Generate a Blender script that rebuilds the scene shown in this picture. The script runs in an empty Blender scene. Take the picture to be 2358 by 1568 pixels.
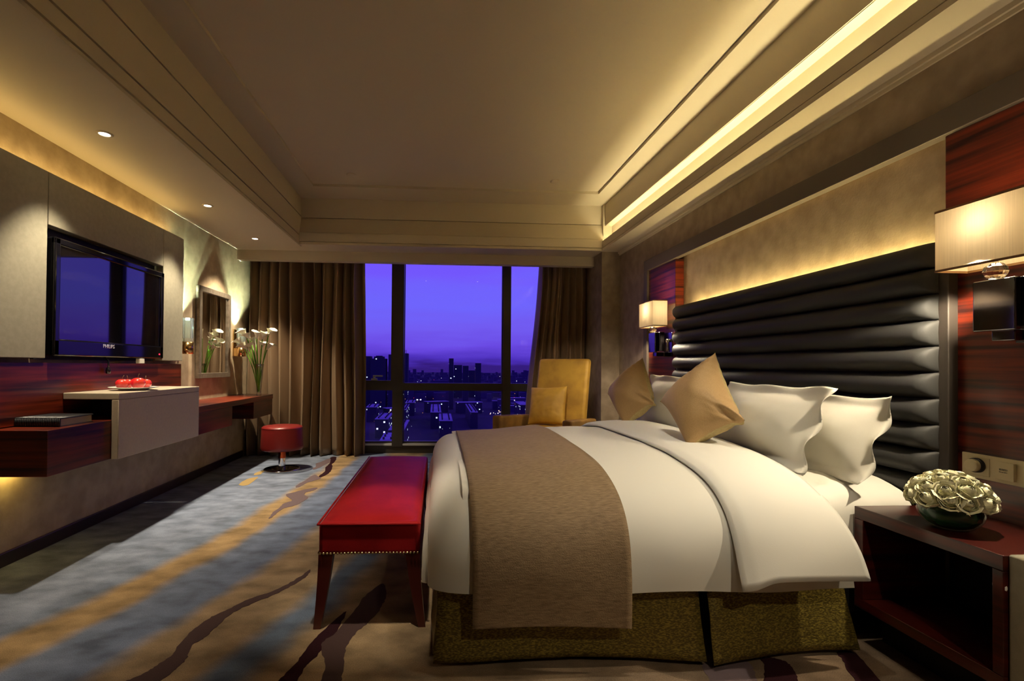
import bpy, bmesh, math, random
from mathutils import Vector, Matrix, noise
rnd = random.Random(7)
scene = bpy.context.scene
COL = scene.collection
PI = math.pi

# ------------------------------------------------------------------ camera
def setup_camera():
    W = 2358.0
    F, yaw, pit, roll = 1110.0, math.radians(3.1), math.radians(.57), math.radians(.5)
    cy, sy, cp, sp = math.cos(yaw), math.sin(yaw), math.cos(pit), math.sin(pit)
    fwd = Vector((sy*cp, cy*cp, sp)); right = Vector((cy, -sy, 0)); up = right.cross(fwd)
    c, s = math.cos(roll), math.sin(roll)
    r2, u2 = c*right + s*up, -s*right + c*up
    cam = bpy.data.cameras.new('camera')
    cam.sensor_fit = 'HORIZONTAL'; cam.sensor_width = 36; cam.lens = F/W*36
    cam.shift_x = .046135; cam.shift_y = .02056
    cam.clip_start = .05; cam.clip_end = 6000
    o = bpy.data.objects.new('camera', cam); COL.objects.link(o)
    m = Matrix((r2, u2, -fwd)).transposed().to_4x4(); m.translation = (0, 0, 1.1)
    o.matrix_world = m
    scene.camera = o
setup_camera()

# ------------------------------------------------------------------ view, sky
scene.view_settings.view_transform = 'Standard'
scene.view_settings.look = 'None'
scene.view_settings.exposure = 0.0
scene.view_settings.gamma = 1.0
scene.view_settings.use_curve_mapping = False

def setup_world():
    w = bpy.data.worlds.new('dusk_sky'); scene.world = w; w.use_nodes = True
    nt = w.node_tree; nt.nodes.clear()
    N = nt.nodes.new; L = nt.links.new
    tc = N('ShaderNodeTexCoord'); sep = N('ShaderNodeSeparateXYZ'); L(tc.outputs['Generated'], sep.inputs[0])
    # soft horizontal cloud streaks
    mp = N('ShaderNodeMapping'); mp.inputs['Scale'].default_value = (1.6, 1.6, 14); L(tc.outputs['Generated'], mp.inputs[0])
    nz = N('ShaderNodeTexNoise'); nz.inputs['Scale'].default_value = 2.2; nz.inputs['Detail'].default_value = 4; L(mp.outputs[0], nz.inputs[0])
    ad = N('ShaderNodeMath'); ad.operation = 'MULTIPLY_ADD'; ad.inputs[1].default_value = .09; L(nz.outputs[0], ad.inputs[0])
    ad2 = N('ShaderNodeMath'); ad2.operation = 'ADD'; ad2.inputs[1].default_value = -.045; L(sep.outputs['Z'], ad2.inputs[0])
    L(ad2.outputs[0], ad.inputs[2])
    rmp = N('ShaderNodeValToRGB'); L(ad.outputs[0], rmp.inputs[0])
    cr = rmp.color_ramp
    stops = [(0.0, (.035, .012, .20)), (.012, (.075, .030, .50)), (.045, (.15, .07, .78)), (.075, (.175, .11, .90)),
             (.12, (.165, .135, 1.0)), (.165, (.17, .125, 1.0)), (.20, (.18, .10, 1.0)), (.30, (.16, .08, 1.0)), (1.0, (.05, .03, .5))]
    while len(cr.elements) < len(stops): cr.elements.new(.5)
    for e, (p, c) in zip(cr.elements, stops): e.position = p; e.color = (*c, 1)
    bg = N('ShaderNodeBackground'); bg.inputs[1].default_value = 1.0; L(rmp.outputs[0], bg.inputs[0])
    out = N('ShaderNodeOutputWorld'); L(bg.outputs[0], out.inputs[0])
setup_world()

# ------------------------------------------------------------------ tags and mesh builder
def tag(o, label=None, cat=None, group=None, kind=None):
    if label: o['label'] = label
    if cat: o['category'] = cat
    if group: o['group'] = group
    if kind: o['kind'] = kind
    return o
def thing(name, loc, label, cat, group=None):
    o = bpy.data.objects.new(name, None); COL.objects.link(o)
    o.empty_display_size = .05; o.location = loc
    return tag(o, label, cat, group)
def wpos(o):
    p = Vector((0, 0, 0))
    while o is not None: p += Vector(o.location); o = o.parent
    return p
class MB:
    """collects shapes in world coordinates; build() links them as ONE mesh object"""
    def __init__(s): s.bm = bmesh.new(); s.mi = 0
    def _fin(s, faces, smooth):
        for f in faces: f.material_index = s.mi; f.smooth = smooth
    def box(s, x0, x1, y0, y1, z0, z1, bev=0, seg=2):
        g = bmesh.ops.create_cube(s.bm, size=1)
        vs = g['verts']
        for v in vs:
            v.co = Vector(((x0+x1)/2+v.co.x*(x1-x0), (y0+y1)/2+v.co.y*(y1-y0), (z0+z1)/2+v.co.z*(z1-z0)))
        fs = list({f for v in vs for f in v.link_faces})
        s._fin(fs, False)
        if bev:
            es = list({e for v in vs for e in v.link_edges})
            r = bmesh.ops.bevel(s.bm, geom=es, offset=bev, segments=seg, profile=.5, affect='EDGES')
            s._fin(r['faces'], True)
        return s
    def prism(s, pts, ax, a, b, smooth=False):
        """polygon pts in the two axes other than ax, extruded from a to b"""
        def mk(p, t):
            return {'x': (t, p[0], p[1]), 'y': (p[0], t, p[1]), 'z': (p[0], p[1], t)}[ax]
        A = [s.bm.verts.new(mk(p, a)) for p in pts]; B = [s.bm.verts.new(mk(p, b)) for p in pts]
        n = len(pts); fs = [s.bm.faces.new(A[::-1]), s.bm.faces.new(B)]
        for i in range(n):
            fs.append(s.bm.faces.new((A[i], A[(i+1) % n], B[(i+1) % n], B[i])))
        s._fin(fs, smooth); return s
    def face(s, pts, smooth=False):
        f = s.bm.faces.new([s.bm.verts.new(p) for p in pts]); s._fin([f], smooth); return s
    def grid(s, fn, nu, nv, wrap_u=False, smooth=True):
        V = [[s.bm.verts.new(fn(i/(nu if wrap_u else nu), j/nv)) for j in range(nv+1)] for i in range(nu if wrap_u else nu+1)]
        fs = []
        m = len(V)
        for i in range(nu):
            a, b = V[i], V[(i+1) % m]
            for j in range(nv): fs.append(s.bm.faces.new((a[j], b[j], b[j+1], a[j+1])))
        s._fin(fs, smooth); return V
    def lathe(s, prof, c, seg=32, M=None, smooth=True):
        c = Vector(c)
        def P(r, z, a):
            v = Vector((r*math.cos(a), r*math.sin(a), z))
            return (M @ v if M else v) + c
        rings = []
        for r, z in prof:
            if r < 1e-6: rings.append([s.bm.verts.new(P(0, z, 0))])
            else: rings.append([s.bm.verts.new(P(r, z, 2*PI*k/seg)) for k in range(seg)])
        fs = []
        for A, B in zip(rings, rings[1:]):
            for k in range(seg):
                k2 = (k+1) % seg
                if len(A) == 1 and len(B) == 1: continue
                if len(A) == 1: fs.append(s.bm.faces.new((A[0], B[k2], B[k])))
                elif len(B) == 1: fs.append(s.bm.faces.new((A[k], A[k2], B[0])))
                else: fs.append(s.bm.faces.new((A[k], A[k2], B[k2], B[k])))
        s._fin(fs, smooth); return s
    def tube(s, pts, r, seg=8, caps=True):
        pts = [Vector(p) for p in pts]; n = len(pts)
        R = r if isinstance(r, (list, tuple)) else [r]*n
        rings = []; ref = Vector((0, 0, 1))
        for i, p in enumerate(pts):
            d = (pts[min(i+1, n-1)]-pts[max(i-1, 0)]).normalized()
            if abs(d.dot(ref)) > .95: ref = Vector((1, 0, 0))
            a = d.cross(ref).normalized(); b = d.cross(a).normalized(); ref = -d.cross(a).cross(d) if False else ref
            rings.append([s.bm.verts.new(p+(a*math.cos(t)+b*math.sin(t))*R[i]) for t in (2*PI*k/seg for k in range(seg))])
        fs = []
        for A, B in zip(rings, rings[1:]):
            for k in range(seg): fs.append(s.bm.faces.new((A[k], A[(k+1) % seg], B[(k+1) % seg], B[k])))
        if caps: fs += [s.bm.faces.new(rings[0][::-1]), s.bm.faces.new(rings[-1])]
        s._fin(fs, True); return s
    def build(s, name, mat, parent=None, origin=None, merge=0, recalc=True):
        if merge: bmesh.ops.remove_doubles(s.bm, verts=s.bm.verts, dist=merge)
        if recalc: bmesh.ops.recalc_face_normals(s.bm, faces=s.bm.faces)
        vs = [v.co for v in s.bm.verts]
        if parent is not None: o0 = wpos(parent)
        elif origin is not None: o0 = Vector(origin)
        else:
            lo = [min(v[i] for v in vs) for i in range(3)]; hi = [max(v[i] for v in vs) for i in range(3)]
            o0 = Vector(((lo[0]+hi[0])/2, (lo[1]+hi[1])/2, lo[2]))
        for v in s.bm.verts: v.co -= o0
        me = bpy.data.meshes.new(name); s.bm.to_mesh(me); s.bm.free()
        for m in (mat if isinstance(mat, (list, tuple)) else [mat]): me.materials.append(m)
        o = bpy.data.objects.new(name, me); COL.objects.link(o)
        if parent is not None: o.parent = parent
        else: o.location = o0
        return o
def struct(name, mb, mat, parent=None, **k):
    o = mb.build(name, mat, parent, **k)
    if parent is None: o['kind'] = 'structure'
    return o
def mod(o, kind, **k):
    m = o.modifiers.new(kind.lower(), kind)
    for a, b in k.items(): setattr(m, a, b)
    return m
def copy_tree(o, parent=None):
    c = o.copy(); COL.objects.link(c)
    if parent is not None: c.parent = parent
    for ch in [x for x in COL.objects if x.parent == o]: copy_tree(ch, c)
    return c
def smooth(a, b, x):
    t = max(0, min(1, (x-a)/(b-a))); return t*t*(3-2*t)

# ------------------------------------------------------------------ materials
def mat(name, col, rough=.5, metal=0, spec=.5, noise_amt=0, nscale=8, nstretch=(1, 1, 1), col2=None, bump=0, bscale=60,
        sheen=0, sheen_tint=None, coat=0, coat_r=.1, detail=4, lo=.35, hi=.65, emit=None, estr=0, trans=0, ior=1.5, subs=0, bstretch=None, aniso=0):
    m = bpy.data.materials.new(name); m.use_nodes = True
    nt = m.node_tree; b = nt.nodes['Principled BSDF']; N = nt.nodes.new; L = nt.links.new
    b.inputs['Base Color'].default_value = (*col, 1); b.inputs['Roughness'].default_value = rough
    b.inputs['Metallic'].default_value = metal; b.inputs['Specular IOR Level'].default_value = spec
    b.inputs['IOR'].default_value = ior
    if sheen:
        b.inputs['Sheen Weight'].default_value = sheen; b.inputs['Sheen Roughness'].default_value = .4
        b.inputs['Sheen Tint'].default_value = (*(sheen_tint or col), 1)
    if coat: b.inputs['Coat Weight'].default_value = coat; b.inputs['Coat Roughness'].default_value = coat_r
    if trans: b.inputs['Transmission Weight'].default_value = trans
    if aniso: b.inputs['Anisotropic'].default_value = aniso
    if emit: b.inputs['Emission Color'].default_value = (*emit, 1); b.inputs['Emission Strength'].default_value = estr
    tc = N('ShaderNodeTexCoord')
    if col2:
        mp = N('ShaderNodeMapping'); mp.inputs['Scale'].default_value = nstretch; L(tc.outputs['Object'], mp.inputs[0])
        nz = N('ShaderNodeTexNoise'); nz.inputs['Scale'].default_value = nscale; nz.inputs['Detail'].default_value = detail; L(mp.outputs[0], nz.inputs[0])
        rp = N('ShaderNodeValToRGB'); L(nz.outputs[0], rp.inputs[0])
        rp.color_ramp.elements[0].position = lo; rp.color_ramp.elements[0].color = (*col, 1)
        rp.color_ramp.elements[1].position = hi; rp.color_ramp.elements[1].color = (*col2, 1)
        L(rp.outputs[0], b.inputs['Base Color'])
    if bump:
        mp2 = N('ShaderNodeMapping'); mp2.inputs['Scale'].default_value = bstretch or (1, 1, 1); L(tc.outputs['Object'], mp2.inputs[0])
        nb = N('ShaderNodeTexNoise'); nb.inputs['Scale'].default_value = bscale; nb.inputs['Detail'].default_value = 3; L(mp2.outputs[0], nb.inputs[0])
        bp = N('ShaderNodeBump'); bp.inputs['Strength'].default_value = bump; bp.inputs['Distance'].default_value = .01
        L(nb.outputs[0], bp.inputs['Height']); L(bp.outputs[0], b.inputs['Normal'])
    return m
def emitter(name, col, s):
    m = bpy.data.materials.new(name); m.use_nodes = True; nt = m.node_tree; nt.nodes.clear()
    e = nt.nodes.new('ShaderNodeEmission'); e.inputs[0].default_value = (*col, 1); e.inputs[1].default_value = s
    o = nt.nodes.new('ShaderNodeOutputMaterial'); nt.links.new(e.outputs[0], o.inputs[0]); return m
def glass_thin(name, tint=(1, 1, 1), rough=0.0, refl=1.0):
    m = bpy.data.materials.new(name); m.use_nodes = True; nt = m.node_tree; nt.nodes.clear(); N = nt.nodes.new; L = nt.links.new
    t = N('ShaderNodeBsdfTransparent'); t.inputs[0].default_value = (*tint, 1)
    g = N('ShaderNodeBsdfGlossy'); g.inputs['Roughness'].default_value = rough
    f = N('ShaderNodeFresnel'); f.inputs[0].default_value = 1.5
    mu = N('ShaderNodeMath'); mu.operation = 'MULTIPLY'; mu.inputs[1].default_value = refl; L(f.outputs[0], mu.inputs[0])
    x = N('ShaderNodeMixShader'); L(mu.outputs[0], x.inputs[0]); L(t.outputs[0], x.inputs[1]); L(g.outputs[0], x.inputs[2])
    o = N('ShaderNodeOutputMaterial'); L(x.outputs[0], o.inputs[0]); return m
def translucent(name, col, amt=.5, weave=True):
    m = bpy.data.materials.new(name); m.use_nodes = True; nt = m.node_tree; nt.nodes.clear(); N = nt.nodes.new; L = nt.links.new
    d = N('ShaderNodeBsdfDiffuse'); t = N('ShaderNodeBsdfTranslucent')
    rgb = N('ShaderNodeRGB'); rgb.outputs[0].default_value = (*col, 1)
    src = rgb.outputs[0]
    if weave:
        tc = N('ShaderNodeTexCoord'); mp = N('ShaderNodeMapping'); mp.inputs['Scale'].default_value = (220, 220, 4); L(tc.outputs['Object'], mp.inputs[0])
        nz = N('ShaderNodeTexNoise'); nz.inputs['Scale'].default_value = 1; L(mp.outputs[0], nz.inputs[0])
        mr = N('ShaderNodeMapRange'); mr.inputs[3].default_value = .82; mr.inputs[4].default_value = 1.12; L(nz.outputs[0], mr.inputs[0])
        mm = N('ShaderNodeVectorMath'); mm.operation = 'SCALE'; L(src, mm.inputs[0]); L(mr.outputs[0], mm.inputs['Scale']); src = mm.outputs[0]
    L(src, d.inputs[0]); L(src, t.inputs[0])
    x = N('ShaderNodeMixShader'); x.inputs[0].default_value = amt; L(d.outputs[0], x.inputs[1]); L(t.outputs[0], x.inputs[2])
    o = N('ShaderNodeOutputMaterial'); L(x.outputs[0], o.inputs[0]); return m
def wood(name, c1, c2, axis='y', rough=.3, coat=.2):
    st = {'y': (1.6, 1.3, 34), 'x': (1.3, 1.6, 34), 'z': (30, 30, 1.3)}[axis]
    m = mat(name, c1, rough, spec=.5, nscale=1, nstretch=st, col2=c2, detail=8, lo=.36, hi=.66, coat=coat, coat_r=.12)
    return m

M = {}
M['ceiling'] = mat('ceiling_paint', (.60, .52, .385), .75)
M['wallpaper'] = mat('mottled_wallpaper', (.38, .285, .175), .6, nscale=9, col2=(.50, .39, .25), detail=8, bump=.12, bscale=90)
M['wallpaper_dark'] = mat('mottled_taupe_wallpaper', (.24, .18, .12), .6, nscale=9, col2=(.34, .26, .18), detail=8, bump=.12, bscale=90)
M['frame_taupe'] = mat('taupe_lacquer_frame', (.115, .09, .065), .45)
M['wood'] = wood('red_rosewood', (.026, .0040, .003), (.21, .027, .008))
M['wood_dark'] = wood('dark_rosewood', (.02, .0035, .003), (.10, .010, .005))
M['baseboard'] = mat('dark_baseboard', (.022, .008, .006), .35, coat=.3)
M['panel_leather'] = mat('grey_olive_wall_upholstery', (.30, .28, .205), .5, nscale=40, col2=(.34, .31, .23), bump=.08, bscale=300)
M['cream_leather'] = mat('cream_leather', (.52, .44, .32), .45, nscale=60, col2=(.56, .475, .345), bump=.06, bscale=260)
M['black'] = mat('black_void', (.006, .006, .007), .6)
M['gloss_black'] = mat('gloss_black_plastic', (.004, .004, .006), .06, spec=.6)
M['screen'] = mat('television_glass', (.002, .002, .004), .03, spec=1.0, ior=1.8)
M['window_metal'] = mat('dark_window_metal', (.045, .037, .028), .45)
M['sill'] = mat('pale_sill_strip', (.6, .6, .6), .3)
M['glass'] = glass_thin('window_glass', (.98, .98, 1), 0, .7)
M['vase_glass'] = glass_thin('clear_vase_glass', (.97, 1, .97), 0.02, .6)
M['curtain'] = mat('bronze_satin_curtain', (.30, .205, .125), .36, metal=.4, bump=.1, bscale=220, sheen=.2, sheen_tint=(.8, .6, .4))
M['duvet'] = mat('white_cotton', (.78, .755, .675), .8, bump=.05, bscale=400, sheen=.15, sheen_tint=(1, 1, 1))
M['sheet'] = mat('white_sheet_cotton', (.80, .77, .68), .8, sheen=.15, sheen_tint=(1, 1, 1))
M['pillow'] = mat('white_pillow_cotton', (.66, .635, .55), .8, bump=.04, bscale=300)
M['runner'] = mat('taupe_chenille', (.17, .105, .05), .75, nscale=34, nstretch=(1, 6, 6), col2=(.37, .255, .14), detail=9, lo=.25, hi=.75, bump=.25, bscale=260, sheen=.35, sheen_tint=(.9, .7, .45))
M['cushion'] = mat('taupe_velvet', (.37, .23, .095), .62, nscale=240, col2=(.43, .275, .12), detail=6, bump=.12, bscale=220, sheen=.45, sheen_tint=(1, .8, .5))
M['cushion_back'] = mat('gold_seam_fabric', (.38, .29, .12), .7, nscale=80, col2=(.46, .36, .16))
M['skirt'] = mat('olive_gold_brocade', (.11, .078, .018), .42, metal=.3, nscale=95, nstretch=(1, 1, 2.8), col2=(.33, .25, .045), detail=6, lo=.44, hi=.62, bump=.35, bscale=120)
M['headboard'] = mat('charcoal_leather', (.043, .043, .041), .56, spec=.25, bump=.05, bscale=250)
M['headboard_side'] = mat('dark_taupe_leather', (.045, .036, .028), .6)
M['bench'] = mat('crimson_satin', (.32, .013, .016), .45, spec=.04, nscale=9, col2=(.38, .016, .018), bump=.08, bscale=240, sheen=.08, sheen_tint=(1, .15, .15))
M['bench_leg'] = mat('red_lacquer', (.10, .008, .008), .3, coat=.5)
M['nail'] = mat('brass_nail', (.75, .55, .32), .25, metal=1)
M['red_leather'] = mat('oxblood_leather', (.19, .012, .010), .35, spec=.5, bump=.06, bscale=180, coat=.15)
M['chrome'] = mat('polished_chrome', (.75, .75, .78), .08, metal=1)
M['mount'] = mat('dark_mirror_chrome', (.20, .20, .23), .05, metal=1)
M['copper'] = mat('copper_collar', (.55, .10, .03), .2, metal=1)
M['brass'] = mat('polished_brass', (.75, .50, .22), .15, metal=1)
M['velvet'] = mat('gold_velvet', (.36, .19, .022), .6, nscale=6, col2=(.52, .30, .035), detail=5, bump=.1, bscale=120, sheen=.5, sheen_tint=(1, .7, .2))
M['velvet_dark'] = mat('brown_gold_velvet', (.17, .085, .02), .6, nscale=7, col2=(.33, .175, .035), detail=5, sheen=.4, sheen_tint=(1, .6, .2))
M['shade'] = translucent('silk_lamp_shade', (.74, .64, .46), .27)
M['shade_trim'] = mat('brown_shade_trim', (.22, .11, .035), .6)
M['crystal'] = mat('cut_crystal', (1, 1, 1), .02, trans=1, ior=1.55)
M['frosted'] = mat('frosted_crystal', (.85, .97, .95), .08, trans=.9, ior=1.45)
M['bulb'] = emitter('warm_bulb', (1, .80, .50), 2.5)
M['downlight_face'] = emitter('downlight_diffuser', (1, .88, .68), 25)
M['led'] = emitter('amber_led_strip', (1, .78, .32), 9)
M['mirror'] = mat('mirror_silver', (.85, .87, .86), .01, metal=1)
M['mirror_frame'] = mat('weathered_silver_frame', (.30, .25, .19), .35, metal=.5, nscale=20, nstretch=(1, 6, 1), col2=(.17, .13, .095), detail=6)
M['white_china'] = mat('white_china', (.86, .84, .78), .2)
M['apple'] = mat('shiny_red_apple', (.66, .008, .022), .2, nscale=9, nstretch=(3, 3, .6), col2=(.78, .06, .035), coat=.6)
M['stem_brown'] = mat('brown_stalk', (.20, .11, .04), .6)
M['book'] = mat('ribbed_black_leather', (.022, .022, .026), .4)
M['paper'] = mat('paper_edges', (.45, .42, .36), .8)
M['green_stem'] = mat('fresh_green_stem', (.09, .30, .012), .4, nscale=12, col2=(.16, .40, .03))
M['calla'] = mat('calla_petal', (.82, .80, .64), .45, subs=0)
M['spadix'] = mat('yellow_spadix', (.85, .60, .06), .6)
M['rose'] = mat('cream_rose_petal', (.88, .85, .55), .55, nscale=14, col2=(.92, .90, .68), sheen=.2, sheen_tint=(1, 1, .8))
M['leaf_dark'] = mat('dark_green_leaf', (.010, .045, .018), .25, nscale=16, nstretch=(1, 1, 5), col2=(.018, .075, .03))
M['ivory_plate'] = mat('champagne_switch_plate', (.76, .67, .44), .4)
M['knob_side'] = mat('black_knob_side', (.012, .012, .014), .35)
M['ink'] = mat('grey_print', (.12, .11, .09), .6)
M['silver_print'] = mat('silver_lettering', (.62, .62, .72), .3)
M['red_led'] = emitter('red_standby_light', (1, .02, .05), 4)
M['led_yellow'] = emitter('yellow_led_strip', (1, .72, .18), 6)

def carpet_material():
    m = bpy.data.materials.new('striped_wool_carpet'); m.use_nodes = True
    nt = m.node_tree; b = nt.nodes['Principled BSDF']; N = nt.nodes.new; L = nt.links.new
    def math_(op, a, c=None, d=None):
        n = N('ShaderNodeMath'); n.operation = op
        for i, v in enumerate((a, c, d)):
            if v is None: continue
            if isinstance(v, (int, float)): n.inputs[i].default_value = v
            else: L(v, n.inputs[i])
        return n.outputs[0]
    ge = N('ShaderNodeNewGeometry'); sp = N('ShaderNodeSeparateXYZ'); L(ge.outputs['Position'], sp.inputs[0])
    t = math_('MAXIMUM', math_('SUBTRACT', sp.outputs['Y'], 1.8), -.6)
    g = math_('MULTIPLY', math_('SUBTRACT', 1.0, math_('POWER', 2.71828, math_('DIVIDE', t, -1.57))), .65)
    u = math_('SUBTRACT', sp.outputs['X'], g)
    nz = N('ShaderNodeTexNoise'); nz.inputs['Scale'].default_value = 3.2; nz.inputs['Detail'].default_value = 5; L(ge.outputs['Position'], nz.inputs[0])
    u = math_('MULTIPLY_ADD', math_('SUBTRACT', nz.outputs[0], .5), .16, u)
    mr = N('ShaderNodeMapRange'); mr.inputs[1].default_value = -3.2; mr.inputs[2].default_value = 2.2; L(u, mr.inputs[0])
    rp = N('ShaderNodeValToRGB'); L(mr.outputs[0], rp.inputs[0])
    blue, gold, tan, blu2 = (.145, .175, .245), (.32, .215, .105), (.26, .185, .11), (.105, .135, .19)
    st = [(-3.2, blue), (-1.98, (.20, .23, .30)), (-1.84, (.175, .21, .28)), (-1.75, gold), (-1.60, gold), (-1.53, blue), (-1.26, (.13, .16, .235)), (-1.17, tan),
          (-.84, tan), (-.76, blu2), (-.68, blu2), (-.60, tan), (-.35, (.30, .21, .12)), (.1, (.21, .15, .095)), (.8, (.20, .14, .09)), (2.2, (.19, .13, .085))]  # last stops darkened to stand in for dimmer light at front right
    cr = rp.color_ramp
    while len(cr.elements) < len(st): cr.elements.new(.5)
    for e, (p, c) in zip(cr.elements, st): e.position = (p+3.2)/5.4; e.color = (*c, 1)
    # cloudy pile variation
    mp = N('ShaderNodeMapping'); mp.inputs['Scale'].default_value = (2.2, 3.4, 1); L(ge.outputs['Position'], mp.inputs[0])
    n2 = N('ShaderNodeTexNoise'); n2.inputs['Scale'].default_value = 2.6; n2.inputs['Detail'].default_value = 7; L(mp.outputs[0], n2.inputs[0])
    m2 = N('ShaderNodeMapRange'); m2.inputs[1].default_value = .3; m2.inputs[2].default_value = .7; m2.inputs[3].default_value = .62; m2.inputs[4].default_value = 1.38; L(n2.outputs[0], m2.inputs[0])
    n3 = N('ShaderNodeTexNoise'); n3.inputs['Scale'].default_value = 260; n3.inputs['Detail'].default_value = 2; L(ge.outputs['Position'], n3.inputs[0])
    m3 = N('ShaderNodeMapRange'); m3.inputs[1].default_value = .25; m3.inputs[2].default_value = .75; m3.inputs[3].default_value = .75; m3.inputs[4].default_value = 1.25; L(n3.outputs[0], m3.inputs[0])
    k = math_('MULTIPLY', m2.outputs[0], m3.outputs[0])
    sc = N('ShaderNodeVectorMath'); sc.operation = 'SCALE'; L(rp.outputs[0], sc.inputs[0]); L(k, sc.inputs['Scale'])
    L(sc.outputs[0], b.inputs['Base Color']); b.inputs['Roughness'].default_value = .95; b.inputs['Specular IOR Level'].default_value = .1
    bp = N('ShaderNodeBump'); bp.inputs['Strength'].default_value = .5; bp.inputs['Distance'].default_value = .004; L(n3.outputs[0], bp.inputs['Height']); L(bp.outputs[0], b.inputs['Normal'])
    return m
M['carpet'] = carpet_material()
M['motif_dark'] = mat('carpet_maroon_pile', (.028, .008, .011), .95, spec=.1, bump=.4, bscale=260)
M['motif_brown'] = mat('carpet_brown_pile', (.075, .045, .042), .95, spec=.1, bump=.4, bscale=260)
M['motif_mauve'] = mat('carpet_mauve_pile', (.155, .11, .115), .95, spec=.1, bump=.4, bscale=260)
M['motif_gold'] = mat('carpet_gold_pile', (.42, .29, .12), .95, spec=.1, bump=.4, bscale=260)

# ------------------------------------------------------------------ lights
def point(name, loc, watt, col, r=.03, parent=None):
    l = bpy.data.lights.new(name, 'POINT'); l.energy = watt; l.color = col; l.shadow_soft_size = r
    o = bpy.data.objects.new(name, l); COL.objects.link(o)
    if parent is not None: o.parent = parent; o.location = Vector(loc)-wpos(parent)
    else: o.location = loc
    return o
def spot(name, loc, target, watt, col, angle, blend=.3, r=.03, parent=None):
    l = bpy.data.lights.new(name, 'SPOT'); l.energy = watt; l.color = col; l.shadow_soft_size = r
    l.spot_size = math.radians(angle); l.spot_blend = blend
    o = bpy.data.objects.new(name, l); COL.objects.link(o)
    d = Vector(target)-Vector(loc); o.rotation_euler = d.to_track_quat('-Z', 'Y').to_euler()
    if parent is not None: o.parent = parent; o.location = Vector(loc)-wpos(parent)
    else: o.location = loc
    return o
def area(name, loc, rot, sx, sy, watt, col, parent=None, spread=180):
    l = bpy.data.lights.new(name, 'AREA'); l.shape = 'RECTANGLE'; l.size = sx; l.size_y = sy; l.energy = watt; l.color = col
    l.spread = math.radians(spread)
    o = bpy.data.objects.new(name, l); COL.objects.link(o); o.rotation_euler = rot
    if parent is not None: o.parent = parent; o.location = Vector(loc)-wpos(parent)
    else: o.location = loc
    return o

# ================================================================== ROOM SHELL
XL, XR, YF, YB, ZS = -2.34, 2.07, -1.4, 6.2, 2.43
ZT = 2.97
def catmull(pts, n=5, jag=0, seed=1):
    out = []; m = len(pts); r = random.Random(seed)
    P = [Vector((p[0], p[1], 0)) for p in pts]
    for i in range(m):
        p0, p1, p2, p3 = P[i-1], P[i], P[(i+1) % m], P[(i+2) % m]
        for k in range(n):
            t = k/n
            q = .5*((2*p1)+(p2-p0)*t+(2*p0-5*p1+4*p2-p3)*t*t+(3*p1-p0-3*p2+p3)*t**3)
            out.append((q.x+r.uniform(-jag, jag), q.y+r.uniform(-jag, jag)))
    return out
MOT = [
 (1, [(-.681,2.646),(-.705,2.566),(-.754,2.458),(-.802,2.39),(-.879,2.32),(-.933,2.227),(-.975,2.165),(-1.003,2.072),(-1.007,1.967),(-.994,1.889),(-1.012,1.836),(-1.03,1.786),(-1.067,1.741),(-1.115,1.689),(-1.013,1.678),(-.957,1.737),(-.936,1.791),(-.93,1.859),(-.952,1.945),(-.93,2.005),(-.918,2.08),(-.903,2.187),(-.857,2.263),(-.787,2.345),(-.741,2.419),(-.69,2.514),(-.673,2.6)], 2),
 (2, [(-.404,2.187),(-.45,2.087),(-.487,1.971),(-.505,1.89),(-.519,1.804),(-.548,1.72),(-.567,1.656),(-.489,1.644),(-.476,1.782),(-.454,1.844),(-.428,1.957),(-.408,2.058)], 1),
 (3, [(-.45,1.934),(-.414,2.019),(-.363,2.217),(-.341,2.332),(-.273,2.458),(-.242,2.328),(-.253,2.213),(-.29,2.095),(-.333,2.003),(-.35,1.906),(-.338,1.807),(-.331,1.681),(-.392,1.666),(-.405,1.8)], 2),
 (4, [(-1.08,4.405),(-1.16,4.348),(-1.233,4.251),(-1.281,4.158),(-1.18,4.004),(-1.195,3.944),(-1.216,3.887),(-1.212,3.775),(-1.221,3.67),(-1.2,3.523),(-1.187,3.57),(-1.184,3.69),(-1.177,3.764),(-1.118,3.839),(-1.093,3.907),(-1.07,4.063),(-1.122,4.155),(-1.13,4.235),(-1.08,4.318)], 3),
 (5, [(-1.215,5.86),(-1.276,5.824),(-1.209,5.48),(-1.204,5.259),(-1.166,5.094),(-1.171,4.94),(-1.169,4.83),(-1.144,4.794),(-1.105,4.976),(-1.129,5.258),(-1.171,5.434),(-1.175,5.622)], 1),
 (6, [(-1.231,4.915),(-1.255,4.761),(-1.259,4.659),(-1.278,4.562),(-1.279,4.439),(-1.246,4.423),(-1.211,4.593),(-1.132,4.742),(-1.169,4.83)], 3),
 (7, [(-1.269,5.772),(-1.323,5.575),(-1.356,5.481),(-1.316,5.303),(-1.33,5.239),(-1.301,5.156),(-1.265,5.259),(-1.235,5.434),(-1.22,5.55)], 3),
 (8, [(-1.751,4.822),(-1.811,4.77),(-1.828,4.637),(-1.807,4.51),(-1.734,4.493),(-1.728,4.635)], 4),
 (9, [(-1.8,5.143),(-1.842,5.025),(-1.825,4.913),(-1.773,4.949)], 4),
 (10, [(1.234,1.779),(1.276,1.781),(1.311,1.754),(1.312,1.72),(1.289,1.669),(1.244,1.621),(1.144,1.619),(1.181,1.686),(1.221,1.744)], 1),
 (11, [(1.558,1.806),(1.619,1.808),(1.609,1.736),(1.568,1.632),(1.547,1.585),(1.472,1.588),(1.501,1.686),(1.54,1.759)], 1),
 (12, [(.997,1.753),(1.16,1.767),(1.159,1.713),(1.129,1.65),(1.093,1.592),(.948,1.604),(.97,1.669)], 3),
]
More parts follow.
